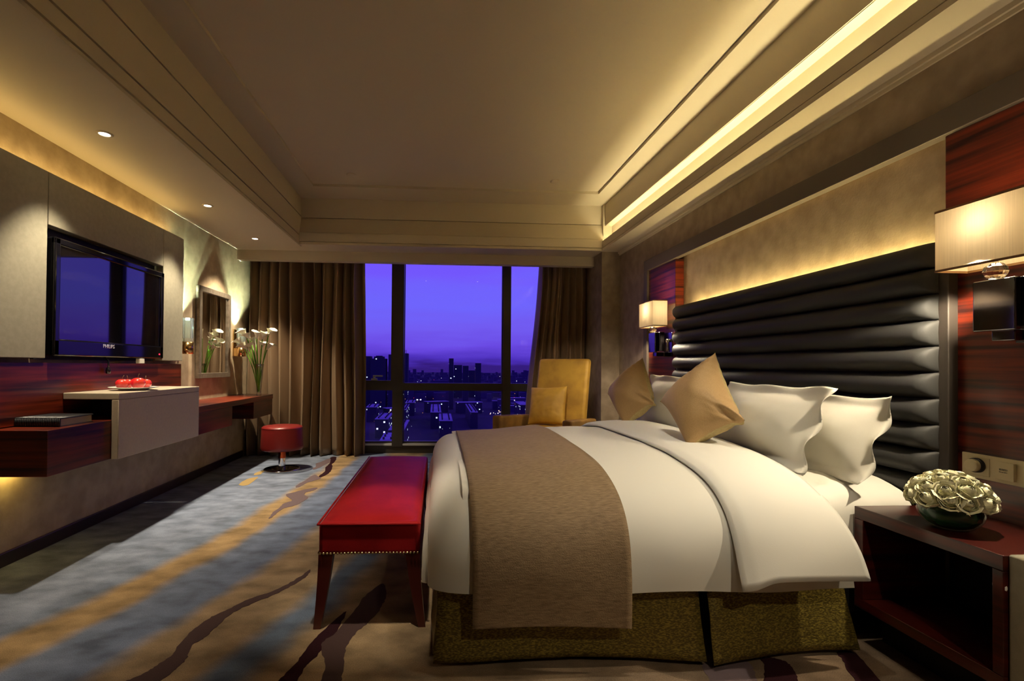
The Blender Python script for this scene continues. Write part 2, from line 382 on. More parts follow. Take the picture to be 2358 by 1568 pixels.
def build_floor():
    b = MB(); b.box(XL-.1, XR+.2, YF-.1, YB+.1, -.1, 0)
    for sd, pts, mi in MOT:
        b.mi = mi
        pl = catmull(pts, 6, .0035, sd)
        z = .0012+.0004*sd/12
        b.prism(pl, 'z', .0002, z)
    struct('floor', b, [M['carpet'], M['motif_dark'], M['motif_brown'], M['motif_mauve'], M['motif_gold']], origin=(0, 0, 0))
build_floor()

def build_walls():
    struct('wall_left', MB().box(XL-.1, XL, YF, YB, 0, 3.1), M['wallpaper'])
    struct('wall_front', MB().box(XL-.1, XR+.2, YF-.1, YF, 0, 3.1), M['wallpaper'])
    # right wall: thick, with a niche behind headboard and lamps
    b = MB()
    b.box(XR, XR+.2, YF, -.2, 0, ZS+.6)
    b.box(XR, XR+.2, -.2, 4.73, 2.09, ZS+.6)
    b.box(XR, XR+.2, 4.73, YB, 0, ZS+.6)
    b.box(XR+.085, XR+.2, -.2, 4.73, 0, 2.09)
    struct('wall_right', b, M['wallpaper_dark'])
    struct('trim_1', MB().box(XR+.075, XR+.085, 1.865, 4.12, 0, 2.09), M['wallpaper'])   # niche wallpaper
    # pilaster beside the window and the low wall under it
    struct('wall_back', MB().box(1.86, XR, 5.43, YB+.1, 0, ZS+.6), M['wallpaper_dark'])
    struct('trim_2', MB().box(XL, 1.86, 6.12, YB+.1, 0, .085), M['window_metal'])
    # taupe frame round the niche
    f = MB(); f.box(XR-.022, XR+.03, -.2, 4.73, 2.062, 2.168, .003); f.box(XR-.022, XR+.03, 4.652, 4.73, 0, 2.062, .003)
    struct('trim_3', f, M['frame_taupe'])
    struct('trim_4', MB().box(XR-.022, XR, YF, 5.43, 2.408, 2.43).box(XR-.01, XR, YF, 5.43, 2.39, 2.408), M['ceiling'])
    struct('baseboard_left', MB().box(XL, XL+.018, YF, 5.9, 0, .075, .003), M['baseboard'])
build_walls()

def build_ceiling():
    XT0, XT1, YT0, YT1 = -1.53, 1.83, .2, 5.33
    b = MB()
    b.box(XL, XT0-.02, YF, 5.71, ZS, ZS+.1)                       # left soffit
    b.box(XT1+.015, XR, YF, 5.71, ZS, ZS+.02)                     # right soffit (floor of the light trough)
    b.box(XT0-.02, XT1+.015, YT1+.015, 5.71, ZS, ZS+.1)           # rear soffit
    b.box(XT0-.02, XT1+.015, YF, YT0, ZS, ZS+.1)                  # front soffit
    b.box(XL-.1, XR+.2, YF, YB+.1, 3.1, 3.2)                      # slab
    # tray lid with a shallow central recess
    a0, a1, c0, c1 = -1.31, 1.685, .5, 5.03
    b.box(-1.6, a0, YT0-.1, 5.5, ZT-.025, 3.1); b.box(a1, 2.05, YT0-.1, 5.5, ZT-.025, 3.1)
    b.box(a0, a1, c1, 5.5, ZT-.025, 3.1); b.box(a0, a1, YT0-.1, c0, ZT-.025, 3.1)
    b.box(a0, a1, c0, c1, ZT, 3.1)
    # left tray face: boards with shadow gaps
    for z0, z1 in ((2.405, 2.424), (2.436, 2.512), (2.524, 2.735), (2.747, 3.0)):
        b.box(XT0-.02, XT0, YT0, 5.42, z0, z1)
    b.box(XT0-.05, XT0-.018, YT0, 5.42, ZS+.004, 3.1)
    # rear tray face
    b.box(XT0, XT1+.06, 5.40, 5.43, 2.73, 3.0)
    b.box(XT0, XT1+.06, 5.418, 5.45, 2.5, 3.0)
    b.prism([(5.40, 2.722), (5.335, 2.548), (5.36, 2.548), (5.43, 2.722)], 'x', XT0, XT1+.1)
    b.box(XT0, XT1+.015, 5.33, 5.345, 2.448, 2.538); b.box(XT0, XT1+.015, 5.326, 5.345, 2.415, 2.44)
    b.box(XT0, XT1+.015, 5.34, 5.36, 2.434, 2.56)
    # right: upper face, cove, fascia
    b.box(1.87, 1.99, YT0, 5.43, 2.70, 3.1); b.box(1.865, 1.875, YT0, 5.43, 2.70, 2.712)
    b.box(1.945, 1.99, YT0, 5.43, 2.445, 2.70)
    b.box(XT1, XT1+.015, YT0, 5.345, 2.447, 2.525); b.box(XT1-.004, XT1+.015, YT0, 5.345, 2.412, 2.44); b.box(XT1+.006, XT1+.014, YT0, 5.345, 2.432, 2.45)
    # front tray face
    b.box(XT0, XT1+.1, YT0-.05, YT0, ZS, 3.1)
    # window pelmet and pocket
    b.box(XL, 1.86, 5.70, 5.80, 2.317, 2.56); b.box(XL, 1.86, 5.80, YB+.1, 2.56, 2.6); b.box(XL, 1.86, 5.71, YB+.1, 2.6, 3.1)
    b.box(XT1+.015, XR, 5.345, 5.71, ZS+.006, 3.1)
    struct('ceiling', b, M['ceiling'])
build_ceiling()

# ------------------------------------------------------------------ window
def build_window():
    w = MB(); m = M['window_metal']
    y0, y1 = 6.10, 6.20
    ZTOP = 2.56
    w.box(-.579, -.446, y0, y1, .085, ZTOP); w.box(.818, .916, y0, y1, .085, ZTOP)
    w.box(-1.06, -.965, y0, y1, .085, ZTOP); w.box(1.45, 1.52, y0, y1, .085, ZTOP)
    w.box(XL, -1.06, y0, y1, .085, ZTOP)
    w.box(1.52, 1.86, y0, y1, .085, ZTOP)
    w.box(-1.06, 1.52, y0+.004, y1-.001, .79, .885); w.box(-1.06, 1.52, y0+.02, y1, 2.50, ZTOP)
    w.box(-1.06, 1.52, y0+.004, y1-.001, .085, .095); w.box(-1.06, 1.52, y0+.05, y1, .12, .145)
    # casement of the opening light
    w.box(-.965, -.579, y0+.01, y1-.02, .885, .915); w.box(-.965, -.945, y0+.01, y1-.02, .9, 2.5); w.box(-.599, -.579, y0+.01, y1-.02, .9, 2.5)
    for x in (-.44, .806): w.box(x, x+.01, y0+.03, y1-.01, .145, .79); w.box(x, x+.01, y0+.03, y1-.01, .885, 2.5)
    fr = w.build('window_1', m, origin=(0, 6.15, .085)); fr['kind'] = 'structure'
    MB().box(-1.06, 1.52, y0+.005, y0+.08, .098, .121).build('sill', M['sill'], fr)
    for x0, x1, z0, z1 in ((-.965, -.579, .145, .79), (-.446, .818, .145, .79), (.916, 1.45, .145, .79), (-.945, -.599, .915, 2.5), (-.446, .818, .885, 2.5), (.916, 1.45, .885, 2.5)):
        MB().face([(x0, 6.165, z0), (x1, 6.165, z0), (x1, 6.165, z1), (x0, 6.165, z1)]).build('pane', M['glass'], fr)
    h = MB(); h.box(-.84, -.765, 6.08, 6.11, .915, .94, .003); h.box(-.815, -.79, 6.06, 6.1, .935, .975, .003); h.box(-.815, -.695, 6.05, 6.068, .962, .98, .003)
    h.build('handle', mat('grey_window_handle', (.30, .30, .27), .4), fr)
build_window()

# ------------------------------------------------------------------ curtains
def curtain(name, x0t, x1t, x0b, x1b, yc, folds, amp, seed, label, ztop=2.55):
    r = random.Random(seed)
    ph = [r.uniform(-.35, .35) for _ in range(folds+2)]
    am = [r.uniform(.6, 1.25) for _ in range(folds+2)]
    def f(u, v):
        z = ztop*(1-v)+.008*v
        k = smooth(0, .85, v)
        x = (x0t+(x1t-x0t)*u)*(1-k)+(x0b+(x1b-x0b)*u)*k
        q = u*folds; i = int(q); fr = q-i
        a = am[i]*(1-fr)+am[i+1]*fr; p = ph[i]*(1-fr)+ph[i+1]*fr
        th = 2*PI*(q+p*.5)
        w = math.sin(th)+.22*math.sin(2*th+i)
        top = .55+.45*smooth(0, .18, v)
        y = yc-amp*a*w*top + .012*math.sin(7*v+i*1.7)
        x += .012*math.sin(2*th)*top + .010*math.sin(5*v+q)
        x += .012*math.sin(9*u)*v
        return (x, y, z)
    b = MB(); b.grid(f, folds*22, 26)
    o = b.build(name, M['curtain']); mod(o, 'SOLIDIFY', thickness=.004)
    tag(o, label, 'curtain'); return o
curtain('curtain', -2.31, -.91, -2.31, -.90, 5.975, 11, .090, 3, 'bronze satin floor-length curtain left of the window, behind the desk and stool')
curtain('curtain', 1.262, 1.85, 1.11, 1.85, 5.97, 7, .062, 8, 'bronze satin curtain right of the window, gathered behind the gold armchair')

# ================================================================== LEFT WALL
def left_wall():
    XPF = -2.25
    specs = [((1.3, 2.888, 1.125, 2.20), 'tall grey upholstered wall panel left of the television'),
             ((2.892, 4.052, 1.895, 2.20), 'wide grey upholstered wall panel above the television'),
             ((4.056, 4.366, 1.125, 2.20), 'narrow grey upholstered wall panel between the television and the wall sconce')]
    for (y0, y1, z0, z1), lab in specs:
        b = MB(); b.box(XL+.03, XPF, y0, y1, z0, z1, .004)
        o = b.build('wall_panel', M['panel_leather'], origin=(XL, (y0+y1)/2, z0))
        tag(o, lab, 'wall panel', 'grey upholstered panels round the television')
    # recess lining and red board
    t = MB(); t.box(XL+.001, XL+.02, 2.892, 4.052, 1.12, 1.895)
    o = t.build('television_recess', M['black'], origin=(XL, 3.47, 1.12)); tag(o, 'black recess lining behind the flat television', 'recess')
    b = MB(); b.box(XL+.001, XPF-.012, 1.3, 4.374, .76, 1.10, .002)
    o = b.build('wainscot_board', M['wood'], origin=(XL, 2.9, .76)); tag(o, 'glossy red rosewood board on the wall below the television', 'wall board')
    # brass lip under the two upright panels
    # television
    tv = thing('television', (XL+.06, 3.47, 1.15), 'black flat television set in the recess of the grey wall panels', 'television')
    y0, y1, z0, z1 = 2.915, 4.03, 1.14, 1.835
    X0, X1 = XL+.03, XL+.115
    b = MB()
    b.box(X0, X1-.012, y0, y1, z0, z1, .012, 3)
    fr = .045
    for a in ((y0, y1, z1-fr, z1), (y0, y1, z0, z0+.10), (y0, y0+fr, z0, z1), (y1-fr, y1, z0, z1)):
        b.box(X1-.03, X1, *a, .010, 3)
    fr_o = b.build('bezel', M['gloss_black'], tv)
    b = MB(); b.box(X1-.02, X1-.009, y0+fr, y1-fr, z0+.10, z1-fr); b.build('screen', M['screen'], tv)
    b = MB(); b.lathe([(0, 0), (.006, 0), (.006, .003), (0, .003)], (X1, y1-.06, z0+.035), 12, Matrix.Rotation(PI/2, 3, 'Y')); b.build('standby_light', M['red_led'], tv)
    text_part('PHILIPS', .036, 'logo_lettering', M['silver_print'], tv, Vector((X1+.001, 3.38, z0+.062)), 'x')
    # loose cable under the set and small white box
    c = MB(); c.tube([(-2.27, 3.38, 1.15), (-2.235, 3.39, 1.12), (-2.235, 3.395, 1.09), (-2.24, 3.40, 1.06)], .006, 8)
    c.lathe([(0, -.022), (.014, -.02), (.016, 0), (.012, .02), (0, .024)], (-2.24, 3.40, 1.05), 12)
    o = c.build('cable', M['gloss_black']); tag(o, 'short black cable with plug hanging below the television', 'cable')
    o = MB().box(-2.255, -2.225, 3.72, 3.78, 1.101, 1.137, .003).build('infrared_box', M['white_china']); tag(o, 'small ivory box on the red board below the television', 'box')
def text_part(body, size, name, m, parent, loc, face, ext=.0006):
    cu = bpy.data.curves.new(name, 'FONT'); cu.body = body; cu.size = size; cu.extrude = ext; cu.align_x = 'CENTER'; cu.resolution_u = 2
    tmp = bpy.data.objects.new(name+'_tmp', cu); COL.objects.link(tmp)
    dg = bpy.context.evaluated_depsgraph_get(); me = bpy.data.meshes.new_from_object(tmp.evaluated_get(dg))
    bpy.data.objects.remove(tmp); bpy.data.curves.remove(cu)
    # text lies in XY; turn it to face +x (reading towards +y) or -x
    R = Matrix(((0, 0, 1), (1, 0, 0), (0, 1, 0))) if face == 'x' else Matrix(((0, 0, -1), (-1, 0, 0), (0, 1, 0)))
    me.transform(R.to_4x4()); me.materials.clear(); me.materials.append(m)
    o = bpy.data.objects.new(name, me); COL.objects.link(o); o.parent = parent; o.location = Vector(loc)-wpos(parent); return o
left_wall()

def left_cabinets():
    # white leather wrapped L counter
    t = thing('wrap_counter', (-2.12, 3.53, .52), 'cream leather waterfall counter under the television holding the plate of apples', 'counter')
    b = MB(); b.box(-2.260, -1.935, 3.035, 4.02, .880, .919, .004); b.build('top', M['cream_leather'], t)
    b = MB(); b.box(-1.977, -1.935, 3.035, 4.02, .518, .879, .004); b.build('front', M['cream_leather'], t)
    b = MB(); b.box(-2.258, -1.98, 3.28, 4.015, .76, .878); b.build('body', M['black'], t)
    t = thing('drawer_cabinet', (-2.15, 2.8, .518), 'low red rosewood wall cabinet holding the black folder, left of the cream counter', 'cabinet')
    b = MB(); b.box(XL+.002, -1.978, 2.56, 4.0, .520, .755, .002)
    b.build('body', M['wood'], t)
    l = MB(); l.box(XL+.03, XL+.05, 2.57, 2.85, .512, .519)
    o = l.build('light_strip', M['led_yellow'], t)
    # desk
    t = thing('desk', (-2.15, 4.9, .50), 'red rosewood wall desk below the mirror, running from the cream counter to the curtain', 'desk')
    b = MB(); b.box(XL+.002, -1.955, 4.022, 5.83, .700, .752, .002); b.build('top', M['wood'], t)
    b = MB(); b.box(XL+.002, -1.962, 4.022, 4.72, .518, .698, .002); b.build('drawer', M['wood_dark'], t)
    b = MB(); b.box(XL+.002, -1.962, 5.25, 5.83, .52, .698, .002); b.build('end_box', M['wood_dark'], t)
left_cabinets()

# small things on the left furniture
def lathe_obj(name, prof, c, m, parent=None, seg=28, Mx=None):
    b = MB(); b.lathe(prof, c, seg, Mx); return b.build(name, m, parent, origin=c)
def apples():
    px, py, pz = -2.07, 3.40, .919
    o = lathe_obj('plate', [(0, .004), (.075, .004), (.10, .010), (.142, .019), (.145, .022), (.140, .0225), (.10, .014), (.07, .009), (0, .009)], (px, py, pz), M['white_china'], seg=48)
    tag(o, 'round white china plate of red apples on the cream counter', 'plate')
    prof = []
    for k in range(17):
        a = -PI/2+PI*k/16
        r = math.cos(a)*(1+.10*math.sin(a)); z = math.sin(a)
        z -= .35*max(0, 1-r/.42)**1.5*(1 if z > 0 else -.6)
        prof.append((max(0, r)*.040 if 0 < k < 16 else 0, .036*z))
    spots = [(-.035, -.066, 1.0, 'red apple at the left end of the white plate', .4), (.03, -.005, 1.12, 'largest red apple in the middle of the white plate', -.3),
             (.028, .083, .94, 'paler red apple at the right end of the white plate', 2), (-.06, .03, .95, 'red apple hidden behind the others on the plate, only its stalk showing', 2.6)]
    for dx, dy, s, lab, rz in spots:
        c = Vector((px+dx, py+dy, pz+.0095+.033*s))
        t = thing('apple', c-Vector((0, 0, .033*s)), lab, 'apple', 'apples on the white plate')
        b = MB(); b.lathe([(r*s, z*s) for r, z in prof], c, 24); b.build('flesh', M['apple'], t)
        b = MB(); p = [c+Vector((0, 0, .020*s)), c+Vector((0, 0, .036*s)), c+Vector((.004*math.cos(rz), .006*math.sin(rz), .05*s)), c+Vector((.010*math.cos(rz), .012*math.sin(rz), .058*s))]
        b.tube(p, [.0016, .0014, .0014, .002], 6); b.build('stalk', M['stem_brown'], t)
apples()
def folder():
    t = thing('folder', (-2.13, 2.80, .755), 'thick black ribbed leather folder lying on the low red cabinet', 'folder')
    x0, x1, y0, y1, z0 = -2.30, -2.03, 2.71, 2.96, .755
    b = MB(); b.box(x0, x1, y0, y1, z0, z0+.004, .001); b.box(x0, x1, y0, y1, z0+.041, z0+.046, .001)
    b.box(x0, x1, y0, y0+.006, z0, z0+.046, .001)
    n = 30
    for i in range(n):
        x = x0+(x1-x0)*(i+.5)/n
        b.tube([(x, y0-.001, z0+.003), (x, y0-.001, z0+.044)], .0034, 6); b.tube([(x, y0, z0+.0455), (x, y1, z0+.0455)], .0034, 6)
    b.build('cover', M['book'], t)
    MB().box(x0+.005, x1-.006, y0+.008, y1-.006, z0+.005, z0+.040).build('pages', M['paper'], t)
folder()

def mirror():
    y0, y1, z0, z1, w = 4.76, 5.455, .960, 1.862, .052
    t = thing('wall_mirror', (XL, (y0+y1)/2, z0), 'rectangular mirror in a grey frame above the desk, between the two sconces', 'mirror')
    b = MB(); X = XL+.045
    for a in ((y0, y1, z0, z0+w), (y0, y1, z1-w, z1), (y0, y0+w, z0+w, z1-w), (y1-w, y1, z0+w, z1-w)):
        b.box(XL+.005, X, *a, .003)
    b.build('frame', M['mirror_frame'], t)
    MB().box(XL+.008, X-.018, y0+w, y1-w, z0+w, z1-w).build('glass', M['mirror'], t)
mirror()

def streak_light(l, warm):
    """light pattern of the cut crystal: streaks fanning up the wall behind the lamp"""
    l.use_nodes = True; nt = l.node_tree; nt.nodes.clear(); N = nt.nodes.new; L = nt.links.new
    ge = N('ShaderNodeTexCoord'); sp = N('ShaderNodeSeparateXYZ'); L(ge.outputs['Normal'], sp.inputs[0])
    at = N('ShaderNodeMath'); at.operation = 'ARCTAN2'; L(sp.outputs['Y'], at.inputs[0]); L(sp.outputs['Z'], at.inputs[1])
    mp = N('ShaderNodeCombineXYZ'); L(at.outputs[0], mp.inputs[0])
    nz = N('ShaderNodeTexNoise'); nz.inputs['Scale'].default_value = 11; nz.inputs['Detail'].default_value = 4; L(mp.outputs[0], nz.inputs[0])
    mr = N('ShaderNodeMapRange'); mr.inputs[1].default_value = .42; mr.inputs[2].default_value = .62; mr.inputs[3].default_value = .12; mr.inputs[4].default_value = 2.4; L(nz.outputs[0], mr.inputs[0])
    up = N('ShaderNodeMapRange'); up.interpolation_type = 'SMOOTHSTEP'; up.inputs[1].default_value = .55; up.inputs[2].default_value = .92; L(sp.outputs['Z'], up.inputs[0])
    bk = N('ShaderNodeMapRange'); bk.interpolation_type = 'SMOOTHSTEP'; bk.inputs[1].default_value = -.02; bk.inputs[2].default_value = -.09; L(sp.outputs['X'], bk.inputs[0])
    m1 = N('ShaderNodeMath'); m1.operation = 'MULTIPLY'; L(mr.outputs[0], m1.inputs[0]); L(up.outputs[0], m1.inputs[1])
    m2 = N('ShaderNodeMath'); m2.operation = 'MULTIPLY'; L(m1.outputs[0], m2.inputs[0]); L(bk.outputs[0], m2.inputs[1])
    z2 = N('ShaderNodeMath'); z2.operation = 'MULTIPLY'; L(sp.outputs['X'], z2.inputs[0]); L(sp.outputs['X'], z2.inputs[1])
    s2 = N('ShaderNodeMath'); s2.operation = 'ADD'; s2.inputs[0].default_value = .005; L(z2.outputs[0], s2.inputs[1])
    pw = N('ShaderNodeMath'); pw.operation = 'POWER'; pw.inputs[1].default_value = -1.0; L(s2.outputs[0], pw.inputs[0])
    m3 = N('ShaderNodeMath'); m3.operation = 'MULTIPLY'; L(m2.outputs[0], m3.inputs[0]); L(pw.outputs[0], m3.inputs[1]); m2 = m3
    em = N('ShaderNodeEmission'); em.inputs[0].default_value = (*warm, 1); L(m2.outputs[0], em.inputs[1])
    o = N('ShaderNodeOutputLight'); L(em.outputs[0], o.inputs[0])
def sconce(y, lab):
    x = XL+.075
    t = thing('wall_sconce', (XL, y, 1.19), lab, 'wall lamp', 'crystal sconces beside the mirror')
    b = MB(); b.lathe([(0, 1.30), (.048, 1.30), (.050, 1.31), (.050, 1.49), (.052, 1.495), (.052, 1.512), (.040, 1.515), (.040, 1.33), (0, 1.33)], (x, y, 0), 12, smooth=False)
    b.build('crystal_tube', M['frosted'], t)
    b = MB(); b.lathe([(0, 1.19), (.052, 1.19), (.052, 1.298), (0, 1.298)], (x, y, 0), 24)
    b.box(XL, x, y-.045, y+.045, 1.195, 1.285, .003); b.box(XL, XL+.012, y-.05, y+.05, 1.19, 1.50, .003)
    b.build('base', M['brass'], t)
    b = MB(); b.lathe([(0, 1.500), (.016, 1.500), (.016, 1.514), (0, 1.516)], (x, y, 0), 12); b.build('bulb', emitter('cool_bulb', (.85, 1, .85), 14), t)
    s = point('sconce_light', (x-.035, y, 1.522), 3.2, (.90, 1, .86), .008, t)
    streak_light(s.data, (.88, 1, .84))
    return t
sconce(4.475, 'crystal and brass wall sconce left of the mirror, half behind the grey panel')
sconce(5.66, 'crystal wall sconce right of the mirror, behind the calla lilies')

def lilies():
    vx, vy, vz = -2.0, 5.50, .752
    b = MB(); b.lathe([(0, 0), (.026, 0), (.027, .02), (.024, .03), (.030, .12), (.040, .25), (.052, .355), (.049, .355), (.037, .25), (.027, .12), (.020, .04), (0, .035)], (vx, vy, vz), 28)
    o = b.build('flower_vase', M['vase_glass'], origin=(vx, vy, vz)); tag(o, 'slim clear glass vase of calla lilies at the end of the red desk', 'vase')
    heads = [(570, 772), (578, 779), (562, 789), (572, 800), (585, 789), (592, 776), (582, 800), (604, 776), (615, 767), (599, 797), (609, 799)]
    labs = ['uppermost calla lily on the left of the vase bunch', 'calla lily just right of the upper left one in the vase', 'broad calla lily at the far left of the vase bunch', 'low calla lily below the far left bloom in the vase',
            'calla lily in the middle of the left cluster of the vase', 'tall calla lily at the top middle of the vase bunch', 'lowest calla lily of the left cluster in the vase', 'calla lily right of the tall middle one in the vase',
            'highest calla lily at the far right of the vase bunch', 'low calla lily with a side-turned bloom right of the middle', 'small calla lily lowest on the right of the vase bunch']
    for i, (px, py) in enumerate(heads):
        hx = vx+(px-596)*.0051; hz = 1.1+(843-py)*.00497-.05; hy = vy+rnd.uniform(-.05, .05)
        d = Vector((hx-vx, hy-vy, 0))
        base = Vector((vx+rnd.uniform(-.012, .012), vy+rnd.uniform(-.012, .012), vz+.04))
        rim = Vector((vx+d.x*.30, vy+d.y*.30, vz+.35))
        hd = Vector((hx, hy, hz))
        t = thing('calla_lily', base, labs[i], 'flower', 'calla lilies in the glass vase')
        pts = []
        for k in range(15):
            s = k/14
            q = base*(1-s)**2+rim*2*s*(1-s)*1.0+hd*s*s
            pts.append(q)
        b = MB(); b.tube(pts, [.0055]*15, 7); b.build('stem', M['green_stem'], t)
        ax = (pts[-1]-pts[-2]).normalized(); ax = (ax+Vector((.35*(1 if px > 590 else -1), -.35, 0))*.9).normalized()
        ta = math.atan2(-.8, (px-590)*.05)+rnd.uniform(-.4, .4)
        e1 = Vector((math.cos(ta), math.sin(ta), 0)); e1 = (e1-ax*e1.dot(ax)).normalized(); e2 = ax.cross(e1)
        Ln = .125*rnd.uniform(.85, 1.1)
        def f(u, v, ax=ax, e1=e1, e2=e2, hd=hd, Ln=Ln):
            a = 2*PI*u; r = .006+.043*v**1.5; fl = max(0, math.cos(a))
            r2 = r*(1+.55*v**4*fl**2); z = Ln*v*(.62+.38*(.5+.5*math.cos(a))*v) - .018*v**6*fl
            if abs(a-PI) < .5: r2 *= 1-.25*v
            return hd+e1*r2*math.cos(a)+e2*r2*math.sin(a)+ax*z
        b = MB(); b.grid(f, 20, 12, wrap_u=True); o = b.build('bloom', M['calla'], t)
        b = MB(); b.tube([hd+ax*.01, hd+ax*.06], [.004, .003], 8); b.build('spadix', M['spadix'], t)
lilies()

# ================================================================== LED strips (hidden in coves)
def led(name, x0, x1, y0, y1, z0, z1, lab, rot, watt, col):
    b = MB(); b.box(x0, x1, y0, y1, z0, z1)
    c = ((x0+x1)/2, (y0+y1)/2, z0)
    t = b.build(name, M['led'], origin=c); tag(t, lab, 'light strip')
    return t
led('light_strip', 1.875, 1.89, .3, 5.3, 2.452, 2.462, 'warm light strip lying in the ceiling cove above the bed', None, 0, None)
area('cove_light', (1.885, 2.8, 2.47), (PI, 0, 0), .03, 5.0, 17, (1, .87, .50))
led('light_strip', XL+.04, XL+.05, 1.4, 4.3, 2.202, 2.208, 'amber light strip on top of the grey wall panels', None, 0, None)
area('panel_top_light', (XL+.055, 2.85, 2.212), (PI, 0, 0), .03, 2.9, 2.3, (1, .64, .20))
led('light_strip', XR+.04, XR+.05, 1.95, 3.95, 1.555, 1.565, 'amber light strip behind the top of the headboard', None, 0, None)
area('headboard_light', (XR+.05, 2.95, 1.58), (PI, 0, 0), .03, 2.0, 17, (1, .80, .36))
area('cabinet_glow', (XL+.04, 2.70, .509), (0, 0, 0), .02, .25, .5, (1, .72, .18))

# ================================================================== ceiling fixtures
def downlight(loc, lab, watt, target=None, angle=74, blend=.55, col=(1, .85, .62), cat='ceiling light', group='lit ceiling downlights', r=.035):
    x, y, z = loc
    t = thing('downlight', (x, y, z), lab, cat, group)
    b = MB(); b.lathe([(.028, .001), (.028, -.003), (.030, -.006), (.042, -.004), (.043, .001)], loc, 28); b.build('trim_ring', M['ceiling'], t)
    b = MB(); b.lathe([(0, -.0015), (.028, -.0015)], loc, 24); b.build('diffuser', M['downlight_face'], t)
    spot('downlight_beam', (x, y, z-.012), target or (x, y, 0), watt, col, angle, blend, r, t)
    return t
downlight((-1.946, 2.89, ZS), 'nearest lit round downlight in the left ceiling, opposite the television', 150)
downlight((-1.946, 4.14, ZS), 'middle lit round downlight in the left ceiling, above the narrow grey panel', 160)
downlight((-1.946, 5.185, ZS), 'farthest lit round downlight in the left ceiling, above the stool', 250, None, 92)
# tray and front downlights out of view, added to light bed, bench and armchair
downlight((.85, 1.75, ZT), 'added unseen downlight in the raised ceiling, lighting the bed', 95, (.85, 2.5, .6), 58, .7, col=(1, .91, .74))
downlight((-.3, 1.75, ZT), 'added unseen downlight in the raised ceiling, lighting the bench', 170, (-.3, 2.2, .4), 22, .8)
downlight((.25, 2.2, ZT), 'added unseen downlight in the raised ceiling, turned towards the armchair', 230, (1.42, 4.95, 1.0), 27, .6)
downlight((1.2, -.4, ZS), 'added unseen fill downlight in the front ceiling behind the camera', 75, (1.0, 1.75, .4), 46, .8)
for x, y, lab in ((-.873, 4.76, 'small unlit round disc in the raised ceiling on the left'), (1.151, 4.77, 'small unlit round disc in the raised ceiling on the right')):
    b = MB(); b.lathe([(0, -.012), (.036, -.012), (.044, -.008), (.045, .001)], (x, y, ZT), 28)
    o = b.build('ceiling_disc', M['ceiling'], origin=(x, y, ZT)); tag(o, lab, 'ceiling disc', 'unlit discs in the raised ceiling')

# ================================================================== RIGHT WALL
def right_wall():
    specs = [(4.12, 4.652, 'red rosewood wall panel behind the far bedside lamp'), (-.2, 1.862, 'red rosewood wall panel behind the near bedside lamp and switches')]
    for y0, y1, lab in specs:
        b = MB(); b.box(XR+.0, XR+.084, y0, y1, .002, 2.061, .002)
        o = b.build('wall_panel', M['wood'], origin=(XR+.04, (y0+y1)/2, 0)); tag(o, lab, 'wall panel', 'rosewood panels beside the headboard')
right_wall()

def headboard():
    t = thing('headboard', (2.05, 2.92, 0), 'charcoal leather headboard of stacked horizontal rolls on the wall behind the bed', 'headboard')
    y0, y1, zt, p, n = 1.85, 4.0, 1.626, .1068, 13
    def roll(k):
        zc = zt-p*(k+.5)
        def f(u, v):
            a = PI*v; y = y0+(y1-y0)*u
            e = min(1, min(u, 1-u)*(y1-y0)/.055); e = math.sqrt(max(0, 1-(1-e)**2))
            nx = .075*math.sin(a)**.8*(.12+.88*e); z = zc+(p/2)*math.cos(a)*(.985)
            return (2.035-nx, y, z)
        return f
    us = [0, .004, .008, .013, .018, .025]; us = us+[.025+(.95)*i/20 for i in range(1, 20)]+[1-x for x in reversed(us)]
    b = MB()
    for k in range(n):
        f = roll(k); g = lambda u, v, f=f: f(us[int(round(u*(len(us)-1)))], v)
        b.grid(g, len(us)-1, 14)
    b.build('padded_rolls', M['headboard'], t)
    MB().box(2.03, 2.11, 1.815, 4.025, .10, 1.60, .004).build('backing_board', M['headboard_side'], t)
headboard()

